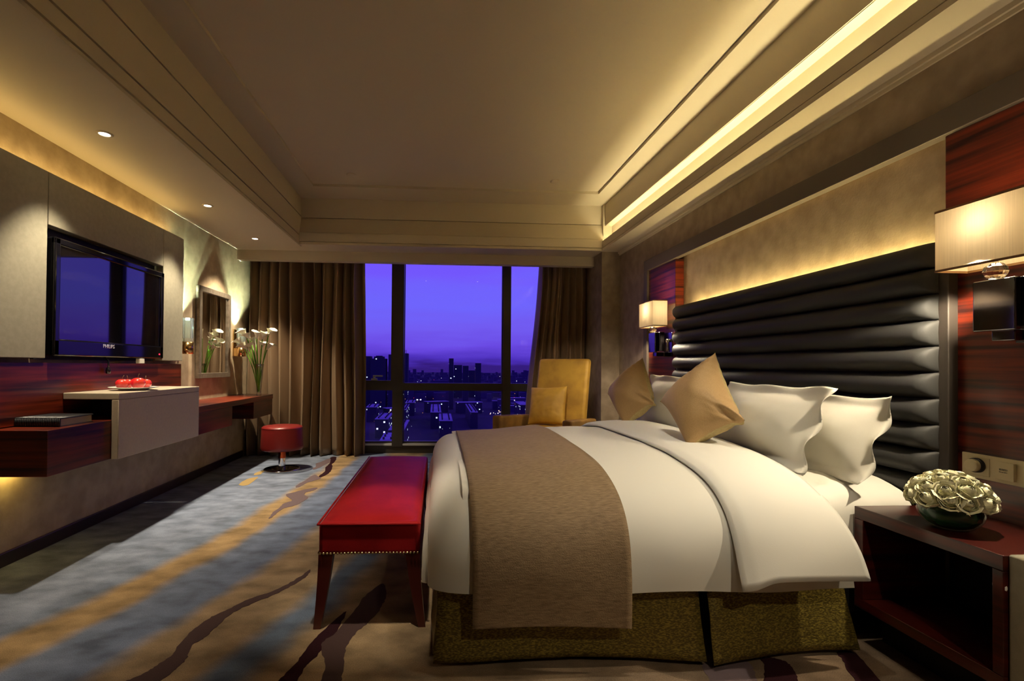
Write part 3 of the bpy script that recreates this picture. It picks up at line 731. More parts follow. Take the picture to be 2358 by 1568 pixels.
def bedside_lamp(yc, lab, watt, low):
    x0, x1, hy, z0, z1 = 1.87, 2.0, .145, 1.470, 1.698
    xc = (x0+x1)/2
    t = thing('bedside_lamp', (XR, yc, 1.2), lab, 'wall lamp', 'bedside wall lamps')
    def shell(e, za, zb, th):
        b = MB()
        for a in ((x0-e, x0-e+th, yc-hy-e, yc+hy+e), (x1+e-th, x1+e, yc-hy-e, yc+hy+e), (x0-e+th, x1+e-th, yc-hy-e, yc-hy-e+th), (x0-e+th, x1+e-th, yc+hy+e-th, yc+hy+e)):
            b.box(*a, za, zb)
        return b
    sh = MB()
    loop = [(x0, yc-hy), (x1, yc-hy), (x1, yc+hy), (x0, yc+hy)]
    for i in range(4):
        a, c = loop[i], loop[(i+1) % 4]
        sh.face([(a[0], a[1], z0), (c[0], c[1], z0), (c[0], c[1], z1), (a[0], a[1], z1)])
    sh.build('lamp_shade', M['shade'], t)
    shell(.0015, z0-.001, z0+.007, .003).build('shade_trim', M['shade_trim'], t)
    tr = MB()
    for a in ((x0-.0015, x0+.0015, yc-hy-.0015, yc+hy+.0015), (x1-.0015, x1+.0015, yc-hy-.0015, yc+hy+.0015), (x0, x1, yc-hy-.0015, yc-hy+.0015), (x0, x1, yc+hy-.0015, yc+hy+.0015)):
        tr.box(*a, z1-.007, z1+.001)
    tr.build('shade_trim', M['shade_trim'], t)
    b = MB(); b.lathe([(0, 1.422), (.018, 1.422), (.028, 1.432), (.034, 1.446), (.030, 1.462), (.018, 1.474), (.008, 1.476), (.008, 1.52), (0, 1.52)], (xc, yc, 0), 10, smooth=False)
    b.build('crystal_ball', M['crystal'], t)
    b = MB(); b.box(xc-.010, xc+.014, yc-.065, yc+.065, 1.240, 1.420, .004)
    b.box(xc+.014, XR, yc-.045, yc+.025, 1.205, 1.243, .003)
    b.box(xc+.014, xc+.06, yc-.105, yc-.05, 1.25, 1.42, .003)
    b.box(XR-.012, XR, yc-.11, yc+.04, 1.20, 1.42, .003)
    b.build('mount', M['mount'], t)
    b = MB(); b.tube([(xc, yc, 1.50), (xc, yc, 1.545)], .014, 10); b.build('socket', M['chrome'], t)
    b = MB(); b.lathe([(0, 1.545), (.012, 1.545), (.026, 1.575), (.026, 1.60), (.012, 1.618), (0, 1.62)], (xc, yc, 0), 16); b.build('bulb', M['bulb'], t)
    point('bulb_light', (xc, yc, 1.615), watt, (1, .80, .52), .06, t)
    spot('bulb_light', (xc-.042, yc, 1.482), (xc-.042, yc, 0), low, (1, .84, .60), 150, .25, .012, t)
    # flex arm knob beside the lamp
    b = MB(); b.tube([(XR-.001, yc-.085, 1.345), (XR-.05, yc-.085, 1.345)], .014, 12); b.tube([(XR-.04, yc-.085, 1.345), (XR-.04, yc-.085, 1.25)], .011, 12)
    b.build('reading_lamp', M['chrome'], t)
    return t
bedside_lamp(1.574, 'large cream box-shaded bedside wall lamp nearest the camera, above the white roses', 4.5, 46)
bedside_lamp(4.268, 'small cream box-shaded bedside wall lamp at the far end of the headboard', 6, 28)

def switches():
    t = thing('switch_plate', (XR, 1.66, .69), 'champagne wall plate with a dimmer knob and a rocker switch behind the roses', 'switch')
    MB().box(XR-.010, XR-.001, 1.50, 1.792, .690, .782, .002).build('plate', M['ivory_plate'], t)
    kb = MB().box(XR-.013, XR-.010, 1.695, 1.770, .702, .772, .002).build('dimmer_frame', M['ivory_plate'], t)
    R = Matrix.Rotation(-PI/2, 3, 'Y')
    k = MB(); k.lathe([(0, 0), (.028, 0), (.027, .014), (0, .014)], (XR-.013, 1.735, .740), 28, R); kk = k.build('knob', M['knob_side'], t)
    k = MB(); k.lathe([(0, .014), (.024, .014), (.023, .028), (.021, .030), (0, .030)], (XR-.013, 1.735, .740), 28, R); k.build('knob_cap', M['ivory_plate'], kk)
    b = MB(); b.prism([(1.612, XR-.012), (1.678, XR-.012), (1.678, XR-.0125), (1.612, XR-.021)], 'z', .704, .768) if False else b.prism([(XR-.011, 1.612), (XR-.011, 1.678), (XR-.0125, 1.678), (XR-.022, 1.612)], 'z', .704, .768)
    b.build('rocker', M['ivory_plate'], t)
    text_part('请勿打扰', .0075, 'lettering', M['ink'], t, Vector((XR-.0185, 1.645, .738)), '-x')
    text_part('Do not disturb', .0048, 'lettering', M['ink'], t, Vector((XR-.0185, 1.645, .730)), '-x')
switches()

def nightstand():
    t = thing('nightstand', (1.88, 1.6, 0), 'open red rosewood nightstand with the white roses, right of the bed', 'nightstand')
    x0, x1, y0, y1 = 1.685, XR-.003, 1.352, 1.868
    b = MB(); b.box(x0, x1, y0, y1, .503, .550, .002); b.build('top', M['wood_dark'], t)
    b = MB(); b.box(x0, x1, y1-.04, y1, .19, .502, .002); b.build('side_panel', M['wood_dark'], t)
    b = MB(); b.box(x0, x1, y0, y0+.03, .19, .502, .002); b.build('side_panel', M['wood_dark'], t)
    b = MB(); b.box(x0, x1, y0, y1, .150, .189, .002); b.build('shelf', M['wood_dark'], t)
    b = MB(); b.box(x1-.02, x1, y0+.031, y1-.041, .19, .502); b.build('back_panel', M['black'], t)
    b = MB(); b.box(x0+.12, x1, y0, y1, .002, .149); b.build('plinth', M['black'], t)
    b = MB(); b.box(x0+.012, x1, 1.22, 1.350, .002, .556, .006); o = b.build('end_wrap', M['panel_leather'], t)
    o['label'] = 'grey leather end panel'
    b = MB(); R = Matrix.Rotation(-PI/2, 3, 'Y')
    b.lathe([(0, 0), (.016, 0), (.018, .004), (.017, .010), (0, .012)], (x0+.014, 1.368, .452), 18, R); b.build('bumper', M['white_china'], t)
nightstand()

def rose_mesh(seed):
    r = random.Random(seed); b = MB(); R = .036
    for ring in range(6):
        npet = (2, 3, 3, 4, 5, 5)[ring]; rr = R*(.20+.145*ring); th0 = math.radians((8, 16, 24, 33, 44, 58)[ring]); flip = (0, .01, .03, .07, .13, .20)[ring]
        for k in range(npet):
            a0 = 2*PI*k/npet+ring*1.1+r.uniform(-.2, .2); half = PI/npet*1.32; jt = r.uniform(-.08, .1); jr = r.uniform(.94, 1.05); fl = flip*r.uniform(.6, 1.5)
            def f(u, v, a0=a0, half=half, rr=rr, th0=th0, fl=fl, jt=jt, jr=jr, ring=ring):
                q = 2*u-1; top = th0+jt+(.50 if ring else .2)*q**4
                th = PI*.93+(top-PI*.93)*v
                w = half*(.35+.65*min(1, v*1.5))
                a = a0+q*w
                rad = rr*jr*(1+.05*q)*math.sin(th)**(.8); z = rr*1.12*math.cos(th)*(1.0 if ring > 2 else 1.25)
                e = max(0, (v-.80)/.20)**2
                rad += R*fl*e*1.4; z -= R*fl*e*.55
                rad += .0010*math.sin(9*a+ring)*e
                if ring < 3: z += R*(.34-.10*ring)
                return (rad*math.cos(a), rad*math.sin(a), z)
            b.grid(f, 9, 9)
    bmesh.ops.recalc_face_normals(b.bm, faces=b.bm.faces)
    me = bpy.data.meshes.new('rose'); b.bm.to_mesh(me); b.bm.free(); me.materials.append(M['rose']); return me
def bouquet():
    bx, by, bz = 1.795, 1.60, .551
    t = thing('flower_bowl', (bx, by, bz), 'low round glass bowl lined with dark leaves on the nightstand', 'bowl')
    prof = [(0, 0), (.042, 0), (.062, .010), (.080, .032), (.086, .055), (.080, .078), (.074, .086)]
    b = MB(); b.lathe([(r*1.03, z) for r, z in prof], (bx, by, bz), 40); b.build('glass', M['vase_glass'], t)
    b = MB(); b.lathe([(0, .004)]+[(r*.97, z+.003) for r, z in prof[1:]]+[(.05, .09), (0, .095)], (bx, by, bz), 40); b.build('leaf_lining', M['leaf_dark'], t)
    meshes = [rose_mesh(s) for s in (1, 2, 3)]
    dirs = []
    for ring, (el, n, off) in enumerate(((86, 1, 0), (60, 6, .2), (33, 10, .1), (8, 12, .35))):
        for k in range(n): dirs.append((math.radians(el+rnd.uniform(-4, 4)), 2*PI*(k+off)/n+rnd.uniform(-.08, .08), ring))
    c = Vector((bx, by, bz+.090))
    for i, (el, az, ring) in enumerate(dirs):
        d = Vector((math.cos(el)*math.cos(az), math.cos(el)*math.sin(az), math.sin(el)))
        p = c+Vector((d.x*.098, d.y*.098, d.z*.075+.010))
        o = bpy.data.objects.new('rose', meshes[i % 3]); COL.objects.link(o)
        o.location = p; q = (d+Vector((0, 0, .25))).normalized().to_track_quat('Z', 'Y'); o.rotation_euler = (q @ Matrix.Rotation(rnd.uniform(0, 6.28), 3, 'Z').to_quaternion()).to_euler()
        s = rnd.uniform(.80, .98); o.scale = (s, s, s)
        tag(o, 'creamy white rose bloom in the dense domed bunch on the nightstand', 'rose', 'white roses in the glass bowl')
bouquet()

# ================================================================== BED
YC, HW = 2.775, 1.055
def sec(x):
    """half-width and top height of the made bed at x"""
    q = max(0, min(1, (x+.035)/.20)); w = HW-.11*(1-math.sqrt(max(0, 1-(1-q)**2)))
    q2 = max(0, min(1, (x+.035)/.14)); dz = .15*(1-math.sqrt(max(0, 1-(1-q2)**2)))
    zt = .640+.060*smooth(.05, .95, x)-dz
    return w, zt
def bedsurf(x, s, off=0, zb=.285, flare=0, wr=1.0):
    """s 0..1 from the near hem over the top to the far hem"""
    w, zt = sec(x); z0 = .24; e = 3.7; H = zt+off-z0
    th0 = 0; hem = .14
    if zb >= z0: th0 = math.asin(min(1, max(0, (zb-z0)/H))**(e/2)); hem = 0
    if s < hem or s > 1-hem:
        q = (s if s < hem else 1-s)/hem; sg = -1 if s < hem else 1
        z = zb+(z0-zb)*q; y = YC+sg*(w+off)
    else:
        th = th0+(PI-2*th0)*(s-hem)/(1-2*hem); c, sn = math.cos(th), math.sin(th)
        y = YC-math.copysign(abs(c)**(2/e), c)*(w+off); z = z0+H*abs(sn)**(2/e)
    if flare:
        y += math.copysign(flare*max(0, 1-(z-zb)/.22)**1.5, y-YC)
    # soft wrinkles
    k = noise.noise(Vector((x*2.2, y*1.6, 3)))*.009+noise.noise(Vector((x*6, y*4.5, 8)))*.0035
    z += k*wr*smooth(.4, .62, z)
    y += (noise.noise(Vector((x*4, z*5, 5)))*.007)*wr*smooth(.62, .4, z)
    return Vector((x, y, z))
def sgrid(b, x0, x1, nx, ns, **k):
    return b.grid(lambda u, v: bedsurf(x0+(x1-x0)*u, v, **k), nx, ns)
def duvet():
    b = MB(); hemz = .282
    def f(u, v):
        xe = 1.485+.07*abs(2*v-1)**4; x = -.035+(xe+.035)*(u**1.5)
        return bedsurf(x, v, 0, hemz+.006*math.sin(9*x))
    V = b.grid(f, 90, 150)
    # foot face
    ring = [v.co.copy() for v in V[0]]; n = len(ring)
    def g(u, v):
        j = int(round(u*(n-1))); p = ring[j]; q = v
        z = p.z+(hemz+.012-p.z)*q
        x = -.035-.022*math.sin(PI*min(1, q*1.1))-.004*noise.noise(Vector((p.y*5, z*6, 2)))
        y = p.y
        return (x, y, z)
    b.grid(g, n-1, 14)
    o = b.build('duvet', M['duvet'], merge=.0008)
    tag(o, 'smooth white duvet covering the bed from the foot to the pillows', 'duvet')
    return o
duvet()
def bed_runner():
    b = MB()
    def f(u, v):
        x = .128+(.700-.128)*u
        zb = .175-.012*u+.010*math.sin(3*u)
        p = bedsurf(x, v, .015, zb)
        return p
    b.grid(f, 26, 130)
    o = b.build('bed_runner', M['runner']); mod(o, 'SOLIDIFY', thickness=.006, offset=1)
    tag(o, 'taupe brown woven bed runner draped across the foot of the bed', 'bed runner')
bed_runner()
def duvet_fold():
    b = MB()
    def f(u, v):
        xe = 1.505+.07*abs(2*v-1)**4; x = 1.085+(xe-1.085)*u
        e = smooth(0, .10, u)
        x += .022*math.sin(PI*2*v)*(.5-u)
        p = bedsurf(x, v, .006+.016*e+.012*math.sin(PI*u), .338-.030*smooth(.25, 0, u)+.010*math.sin(4*u), flare=.055-.04*u)
        p.z -= .010*smooth(.9, 1, u)*(p.z > .6)
        return p
    b.grid(f, 24, 130)
    o = b.build('duvet_fold', M['duvet']); mod(o, 'SOLIDIFY', thickness=.010, offset=1)
    tag(o, 'thick turned-down white duvet edge below the pillows', 'duvet')
duvet_fold()

def bed():
    t = thing('bed', (.95, YC, 0), 'king size bed with an olive gold valance beneath the white duvet', 'bed')
    b = MB(); b.box(.03, 1.95, 1.90, 3.65, .10, .30, .02, 3); b.build('base', M['black'], t)
    b = MB()
    # mattress top showing at the head, softly crowned
    def f(u, v):
        x = .10+(1.953-.10)*u; sg = 2*v-1
        q = abs(sg)**1
        w = .90
        d = math.copysign(abs(math.sin(sg*PI/2))**(2/7), sg); y = YC+w*d
        z = .30+.335*max(0, math.cos(sg*PI/2))**(2/7)
        z += (.014*noise.noise(Vector((x*9, y*7, 1)))+.012*abs(noise.noise(Vector((x*14+y*9, y*5-x*3, 4)))))*smooth(.3, .5, z)
        return (x, y, z)
    b.grid(f, 60, 70); b.build('mattress', M['sheet'], t)
    # valance panels
    def panel(p0, p1, ztop, nrm, bulge, seed, gap=0):
        r = random.Random(seed); p0, p1 = Vector(p0), Vector(p1); n = Vector(nrm)
        L = (p1-p0).length; d = (p1-p0).normalized()
        def f(u, v):
            p = p0+(p1-p0)*u; z = ztop+(.022-ztop)*v
            w = .010*math.sin(u*L*7+seed)*(.3+v)+.006*noise.noise(Vector((u*L*6, v*3, seed)))
            e = bulge*v+.012*v*v*abs(2*u-1)**4
            return p+n*(w+e)+Vector((0, 0, z))+d*(.02*v*(2*u-1)**3)
        b = MB(); b.grid(f, max(6, int(L*26)), 14); o = b.build('valance_panel', M['skirt'], t); mod(o, 'SOLIDIFY', thickness=.004)
    panel((.01, 1.80, 0), (.975, 1.775, 0), .315, (0, -1, 0), .015, 1)
    panel((1.02, 1.79, 0), (1.60, 1.845, 0), .33, (.10, -1, 0), .055, 2)
    panel((.012, 3.70, 0), (.012, 1.83, 0), .315, (-1, 0, 0), .012, 3)
    panel((.0, 3.77, 0), (1.9, 3.77, 0), .36, (0, 1, 0), .02, 4)
bed()

def pillow(name, c, U, V, hu, hv, T, m, flange=0, pinch=.10, seed=1, label='', cat='pillow', group=None, m2=None, sag=0):
    """c centre, U and V directions of width and height"""
    c, U, V = Vector(c), Vector(U).normalized(), Vector(V); V = (V-U*V.dot(U)).normalized(); N = U.cross(V)
    b = MB(); n = 34
    for sd in (1, -1):
        def f(u, v, sd=sd):
            a, q = 2*u-1, 2*v-1
            a = math.copysign(abs(a)**.85, a); q = math.copysign(abs(q)**.85, q)
            bd = 1-flange
            ua, va = min(1, abs(a)/bd), min(1, abs(q)/(1-flange*hu/hv if flange else 1))
            th = T*(max(0, 1-ua**2.4)*max(0, 1-va**2.4))**(.9 if flange else .52)
            X = a*hu*(1-pinch*(1-q*q)*abs(a)**2); Y = q*hv*(1-pinch*(1-a*a)*abs(q)**2)
            w = noise.noise(Vector((a*2.3+seed, q*2.3, sd*.7)))*.012*(th/T)+noise.noise(Vector((a*6+seed, q*6, sd)))*.004*(th/T)
            z = sd*(th+w+.003*(1-max(abs(a), abs(q))**30))
            ed = max(ua, va)
            if flange and ed >= .999: z += .0
            z += (.022*math.sin(6.5*q+seed*2)*(max(0, abs(a)-bd)/max(flange, .01))**1.6+.012*math.sin(7*a+seed)*(max(0, abs(q)-.8)/.2)**2)*(1 if flange else 0)
            Y -= sag*(1-q)*.5*abs(a)**2*.0
            return c+U*X+V*Y+N*z
        b.mi = 0 if (sd == 1 or not m2) else 1
        b.grid(f, n, n)
    o = b.build(name, [m, m2] if m2 else m, merge=.0002, origin=c-Vector((0, 0, hv*.9)))
    tag(o, label, cat, group); return o
def basis(L, R, B, T):
    L, R, B, T = map(Vector, (L, R, B, T)); return (L+R+B+T)/4, L, R, B, T
# white pillows: lean on the headboard, long side along the bed head
def white(yc, xb, xt, zb, zt, hu, lab, seed, T=.085, tw=0):
    V = Vector((xt-xb, tw, zt-zb)); c = Vector(((xb+xt)/2, yc, (zb+zt)/2))
    pillow('pillow', c, (0.0, -1, 0.0), V, hu, V.length/2, T, M['pillow'], .13, .04, seed, lab, 'pillow', 'white pillows against the headboard')
white(2.21, 1.72, 1.86, .625, .985, .355, 'near white pillow touching the headboard, with the flared border at its right end', 1)
white(2.32, 1.52, 1.67, .655, 1.025, .375, 'front white pillow of the near pair, behind the large taupe cushion', 2)
white(3.42, 1.73, 1.87, .625, 1.02, .355, 'far white pillow touching the headboard, only its top edge showing', 3)
white(3.33, 1.53, 1.68, .65, 1.05, .365, 'front white pillow of the far pair, behind the far taupe cushion', 4)
# taupe cushions standing on a corner
def cushion(B, T_, L, R, lab, seed, thick=.125):
    B, T_, L, R = map(Vector, (B, T_, L, R)); c = (B+T_+L+R)/4
    N = (R-L).cross(T_-B).normalized()
    b = MB(); n = 40
    for sd in (1, -1):
        def f(u, v, sd=sd):
            a, q = 2*u-1, 2*v-1
            a = math.copysign(abs(a)**.8, a); q = math.copysign(abs(q)**.8, q)
            a2 = a*(1-.13*(1-q*q)*a*a); q2 = q*(1-.13*(1-a*a)*q*q)
            p = B*(1-a2)*(1-q2)/4+R*(1+a2)*(1-q2)/4+T_*(1+a2)*(1+q2)/4+L*(1-a2)*(1+q2)/4
            th = thick*(max(0, 1-abs(a)**2.2)*max(0, 1-abs(q)**2.2))**.55
            k = th/thick
            edge = (1-k)*k*4
            w = noise.noise(Vector((a*2+seed, q*2, sd)))*.010*k+.004*math.sin(26*(a+q)+3*noise.noise(Vector((a*3, q*3, seed))))*edge*max(0, a)
            # dog ear where the corner is folded
            ear = .030*math.exp(-((a-.82)**2+(q+.82)**2)/.05)*math.sin(9*(a+q))
            return p+N*(sd*(th+w+.002)+ear)
        b.mi = 0 if sd == 1 else 1
        b.grid(f, n, n)
    o = b.build('cushion', [M['cushion'], M['cushion_back']], merge=.0042, origin=B)
    tag(o, lab, 'cushion', 'taupe cushions on the bed'); return o
cushion((1.235, 2.32, .705), (1.46, 2.47, 1.185), (1.26, 2.68, .91), (1.42, 2.16, .86), 'large taupe velvet cushion standing on its corner in the middle of the bed', 5)
cushion((1.29, 3.28, .700), (1.47, 3.40, 1.175), (1.29, 3.62, .90), (1.43, 3.13, .87), 'smaller-looking taupe velvet cushion standing on its corner at the far side of the bed', 6)

# ================================================================== BENCH
def bench():
    t = thing('bench', (-.27, 2.8, 0), 'long crimson satin bench with nailhead edge at the foot of the bed', 'bench')
    x0, x1, y0, y1, z0, z1 = -.495, -.072, 2.05, 3.55, .305, .440
    b = MB()
    b.box(x0, x1, y0, y1, z0, z1, .018, 4)
    for v in b.bm.verts:
        u = (v.co.x-x0)/(x1-x0); w = (v.co.y-y0)/(y1-y0)
        if v.co.z > z1-.005: v.co.z += 0
    def f(u, v):
        x = x0+.012+(x1-x0-.024)*u; y = y0+.012+(y1-y0-.024)*v
        e = (max(0, 1-abs(2*u-1)**3)*max(0, 1-abs(2*v-1)**7))**.6
        return (x, y, z1-.004+.028*e)
    b.grid(f, 20, 40)
    b.build('cushioned_seat', M['bench'], t)
    pb = MB(); e = .003
    for z in (z1-.006,):
        pb.tube([(x0-e, y0-e, z), (x1+e, y0-e, z)], .0045, 8); pb.tube([(x0-e, y0-e, z), (x0-e, y1+e, z)], .0045, 8)
    pb.build('piping', M['bench'], t)
    nb = MB(); s = .0145
    def nail(c, d):
        q = Vector(d).to_track_quat('Z', 'Y').to_matrix(); nb.lathe([(.0055, 0), (.0045, .003), (0, .0045)], c, 8, q)
    for i in range(int((x1-x0)/s)): nail((x0+.008+i*s, y0, z0+.008), (0, -1, 0))
    for i in range(int((y1-y0)/s)): nail((x0, y0+.008+i*s, z0+.008), (-1, 0, 0))
    nb.build('nailhead_trim', M['nail'], t)
    for sx in (0, 1):
        for sy in (0, 1):
            def f(u, v, sx=sx, sy=sy):
                k = int(round(u*4)) % 4; w = .060*(1-v)+.030*v
                fl = .030*(v**1.6)*(1 if True else 0)
                ox = (x0-.0-fl*.55) if sx == 0 else (x1+fl*.9)
                yy = (y0+.004-fl*.25) if sy == 0 else (y1-.004+fl*.25)
                dx = (0, w, w, 0)[k]; dy = (0, 0, w*.8, w*.8)[k]
                x = ox+dx if sx == 0 else ox-w+dx
                y = yy+dy if sy == 0 else yy-w*.8+dy
                return (x, y, z0+.002-(z0+.002)*v+.0005)
            lb = MB(); V = lb.grid(f, 4, 10, wrap_u=True, smooth=False)
            lb.bm.faces.new([V[k][10] for k in range(4)])
            lb.build('leg', M['bench_leg'], t)
bench()

# ================================================================== STOOL
def stool():
    c = (-1.64, 5.19, 0)
    t = thing('stool', c, 'round oxblood leather drum stool on a chrome disc base in front of the curtain', 'stool')
    b = MB(); b.lathe([(0, .208), (.17, .208), (.205, .212), (.214, .225), (.214, .25), (.206, .43), (.202, .445), (.190, .456), (.10, .464), (0, .466)], c, 48); b.build('seat', M['red_leather'], t)
    b = MB(); b.lathe([(.2035, .4455), (.2065, .441), (.2065, .4385), (.203, .436)], c, 48); b.build('piping', M['red_leather'], t)
    b = MB(); b.lathe([(0, 0), (.176, 0), (.180, .004), (.176, .010), (.10, .014), (.035, .018), (0, .018)], c, 48); b.build('base', M['gloss_black'], t)
    b = MB(); b.lathe([(.172, .001), (.183, .001), (.184, .006), (.176, .0115), (.172, .0115)], c, 48); b.build('base_rim', M['chrome'], t)
    b = MB(); b.lathe([(.036, .016), (.036, .125)], c, 24); b.build('column', M['chrome'], t)
    b = MB(); b.lathe([(.038, .12), (.038, .21)], c, 24); b.build('collar', M['copper'], t)
stool()

# ================================================================== ARMCHAIR
def armchair():
    loc = Vector((1.10, 4.80, 0)); ang = math.radians(-36)      # sits facing the bed foot
    t = thing('armchair', loc, 'gold velvet high-back armchair by the window behind the bed', 'armchair')
    Rz = Matrix.Rotation(ang, 4, 'Z'); T = Matrix.Translation(loc) @ Rz
    def place(b): b.bm.transform(T)
    w = .30
    # back: leaning slab in local space (front is -y)
    b = MB(); b.box(-.285, .285, .24, .34, .30, 1.19, .035, 4)
    for v in b.bm.verts: v.co.y += (v.co.z-.42)*.22
    place(b); b.build('backrest', M['velvet'], t)
    b = MB(); b.box(-.27, .27, -.36, .26, .34, .50, .05, 4); place(b); b.build('seat_cushion', M['velvet'], t)
    for sx in (-1, 1):
        b = MB(); b.box(sx*.36-.045, sx*.36+.045, -.42, .30, .20, .60, .02, 3)
        for v in b.bm.verts:
            if v.co.z > .5: v.co.z += (.0-v.co.y)*.06
        place(b); b.build('arm', M['velvet_dark'], t)
    b = MB(); b.box(-.36, .36, -.36, .34, .16, .34, .02, 3); place(b); b.build('seat_frame', M['velvet_dark'], t)
    for sx in (-1, 1):
        for sy in (-.31, .29):
            b = MB(); b.lathe([(0, 0), (.018, 0), (.026, .17), (0, .17)], (sx*.31, sy, 0), 12); place(b); b.build('leg', M['wood_dark'], t)
    # loose cushion propped on the backrest
    c = T @ Vector((-.07, .155, .70)); U = (Rz @ Vector((1, 0, .06))); V = (Rz @ Vector((0, .33, .95)))
    pillow('cushion', c, U, V, .205, .205, .075, M['velvet'], 0, .06, 9, 'square gold velvet cushion propped on the armchair', 'cushion')
armchair()

# ================================================================== CITY OUTSIDE
def city():
    ZG = -66.0
    def facade(name, base, win, thr, cell):
        m = bpy.data.materials.new(name); m.use_nodes = True; nt = m.node_tree; b = nt.nodes['Principled BSDF']; N = nt.nodes.new; L = nt.links.new
        b.inputs['Base Color'].default_value = (*base, 1); b.inputs['Roughness'].default_value = .9
        ge = N('ShaderNodeNewGeometry'); mp = N('ShaderNodeVectorMath'); mp.operation = 'DIVIDE'; mp.inputs[1].default_value = cell; L(ge.outputs['Position'], mp.inputs[0])
        fl = N('ShaderNodeVectorMath'); fl.operation = 'FLOOR'; L(mp.outputs[0], fl.inputs[0])
        wn = N('ShaderNodeTexWhiteNoise'); wn.noise_dimensions = '3D'; L(fl.outputs[0], wn.inputs[0])
        gt = N('ShaderNodeMath'); gt.operation = 'GREATER_THAN'; gt.inputs[1].default_value = thr; L(wn.outputs[0], gt.inputs[0])
        fr = N('ShaderNodeVectorMath'); fr.operation = 'FRACTION'; L(mp.outputs[0], fr.inputs[0]); sp = N('ShaderNodeSeparateXYZ'); L(fr.outputs[0], sp.inputs[0])
        def band(o, a, c):
            g1 = N('ShaderNodeMath'); g1.operation = 'GREATER_THAN'; g1.inputs[1].default_value = a; L(o, g1.inputs[0])
            g2 = N('ShaderNodeMath'); g2.operation = 'LESS_THAN'; g2.inputs[1].default_value = c; L(o, g2.inputs[0])
            mm = N('ShaderNodeMath'); mm.operation = 'MULTIPLY'; L(g1.outputs[0], mm.inputs[0]); L(g2.outputs[0], mm.inputs[1]); return mm.outputs[0]
        bz = band(sp.outputs['Z'], .3, .8); bx = band(sp.outputs['X'], .25, .75)
        nd = N('ShaderNodeSeparateXYZ'); L(ge.outputs['Normal'], nd.inputs[0])
        up = N('ShaderNodeMath'); up.operation = 'LESS_THAN'; up.inputs[1].default_value = .5; L(nd.outputs['Z'], up.inputs[0])
        v = gt.outputs[0]
        for o in (bz, bx, up.outputs[0]):
            mm = N('ShaderNodeMath'); mm.operation = 'MULTIPLY'; L(v, mm.inputs[0]); L(o, mm.inputs[1]); v = mm.outputs[0]
        hs = N('ShaderNodeHueSaturation'); hs.inputs['Color'].default_value = (*win, 1)
        hr = N('ShaderNodeMapRange'); hr.inputs[3].default_value = .42; hr.inputs[4].default_value = .58; L(wn.outputs[1], hr.inputs[0]); L(hr.outputs[0], hs.inputs['Hue'])
        st = N('ShaderNodeMath'); st.operation = 'MULTIPLY'; st.inputs[1].default_value = 1.6; L(v, st.inputs[0])
        L(hs.outputs[0], b.inputs['Emission Color']); L(st.outputs[0], b.inputs['Emission Strength'])
        return m
    dark = facade('dark_facade', (.030, .022, .06), (.65, .8, 1), .95, (3.2, 3.2, 3.1))
    tower = facade('tower_facade', (.020, .018, .06), (.65, .85, 1), .985, (3.5, 3.5, 3.2))
    pale = facade('pale_facade', (.16, .13, .17), (.5, .8, 1), .96, (3.4, 3.4, 3.4))
    snow = mat('snowy_roof', (.46, .40, .52), .9, nscale=.08, col2=(.34, .28, .42))
    ground = mat('city_ground', (.05, .035, .07), .95, nscale=.012, col2=(.015, .01, .03))
    vent = mat('roof_vent', (.02, .015, .03), .9)
    g = MB(); g.box(-1500, 1500, 120, 5200, ZG-2, ZG); o = g.build('ground', ground); o['kind'] = 'structure'; o.name = 'ground'
    # low blocks: centre-line from p to q, width, roof height
    blocks = [
     ((-52.2, 449), (-52.8, 504), 11.5, -48, 'snow-roofed apartment block seen just left of the thick mullion, below eye level', 3),
     ((-32, 374), (-32.3, 441), 11.6, -48, 'snow-roofed block half behind the left mullion above the lowest left roof', 3),
     ((-33.5, 318), (-34.5, 356), 9, -48, 'nearest snow-roofed block at the bottom of the left pane', 3),
     ((-79, 577), (-81.5, 622), 11.5, -48, 'snow-roofed block at the far left beside the curtain', 2),
     ((-2.5, 517), (-3.4, 622), 11, -48, 'snow-roofed block in the centre pane above the bed foot', 4),
     ((7.0, 437), (7.0, 500), 11.6, -48, 'snow-roofed block directly above the edge of the bed', 4),
     ((38.6, 519), (39.6, 630), 8, -48, 'long snow-roofed block running away right of centre', 4),
     ((-38, 650), (-38.7, 697), 11.5, -48, 'small snow-roofed block just right of the left mullion', 2),
     ((-39, 545), (-40, 624), 6, -48, 'narrow snow-roofed block touching the right edge of the left mullion', 2),
     ((113, 622), (114.5, 682), 13, -48, 'lit office block seen right of the right mullion beside the chair', 0),
     ((-74, 330), (-76, 372), 9, -49, 'dark snow-edged block at the very left edge of the lower pane', 1),
     ((-18, 700), (12, 712), 14, -50, 'long low dark block with a snowy edge in the centre pane', 0),
     ((27, 690), (61, 698), 16, -50, 'long low block behind the right half of the centre pane', 0),
     ((-66, 610), (-52, 618), 14, -52, 'dark block below the pale building in the left pane', 0),
    ]
    for (p, q, w, zr, lab, nv) in blocks:
        P, Q = Vector((*p, 0)), Vector((*q, 0)); d = (Q-P).normalized(); s = Vector((d.y, -d.x, 0))*w/2
        t = thing('apartment_block', ((P+Q)/2)+Vector((0, 0, ZG)), lab, 'building', 'city blocks outside the window')
        pts = [P-s, P+s, Q+s, Q-s]
        b = MB(); b.prism([(v.x, v.y) for v in pts], 'z', ZG, zr-.6); b.build('walls', dark, t)
        b = MB(); pts2 = [P-s*1.06-d, P+s*1.06-d, Q+s*1.06+d, Q-s*1.06+d]
        b.prism([(v.x, v.y) for v in pts2], 'z', zr-.55, zr); ro = b.build('roof', snow, t)
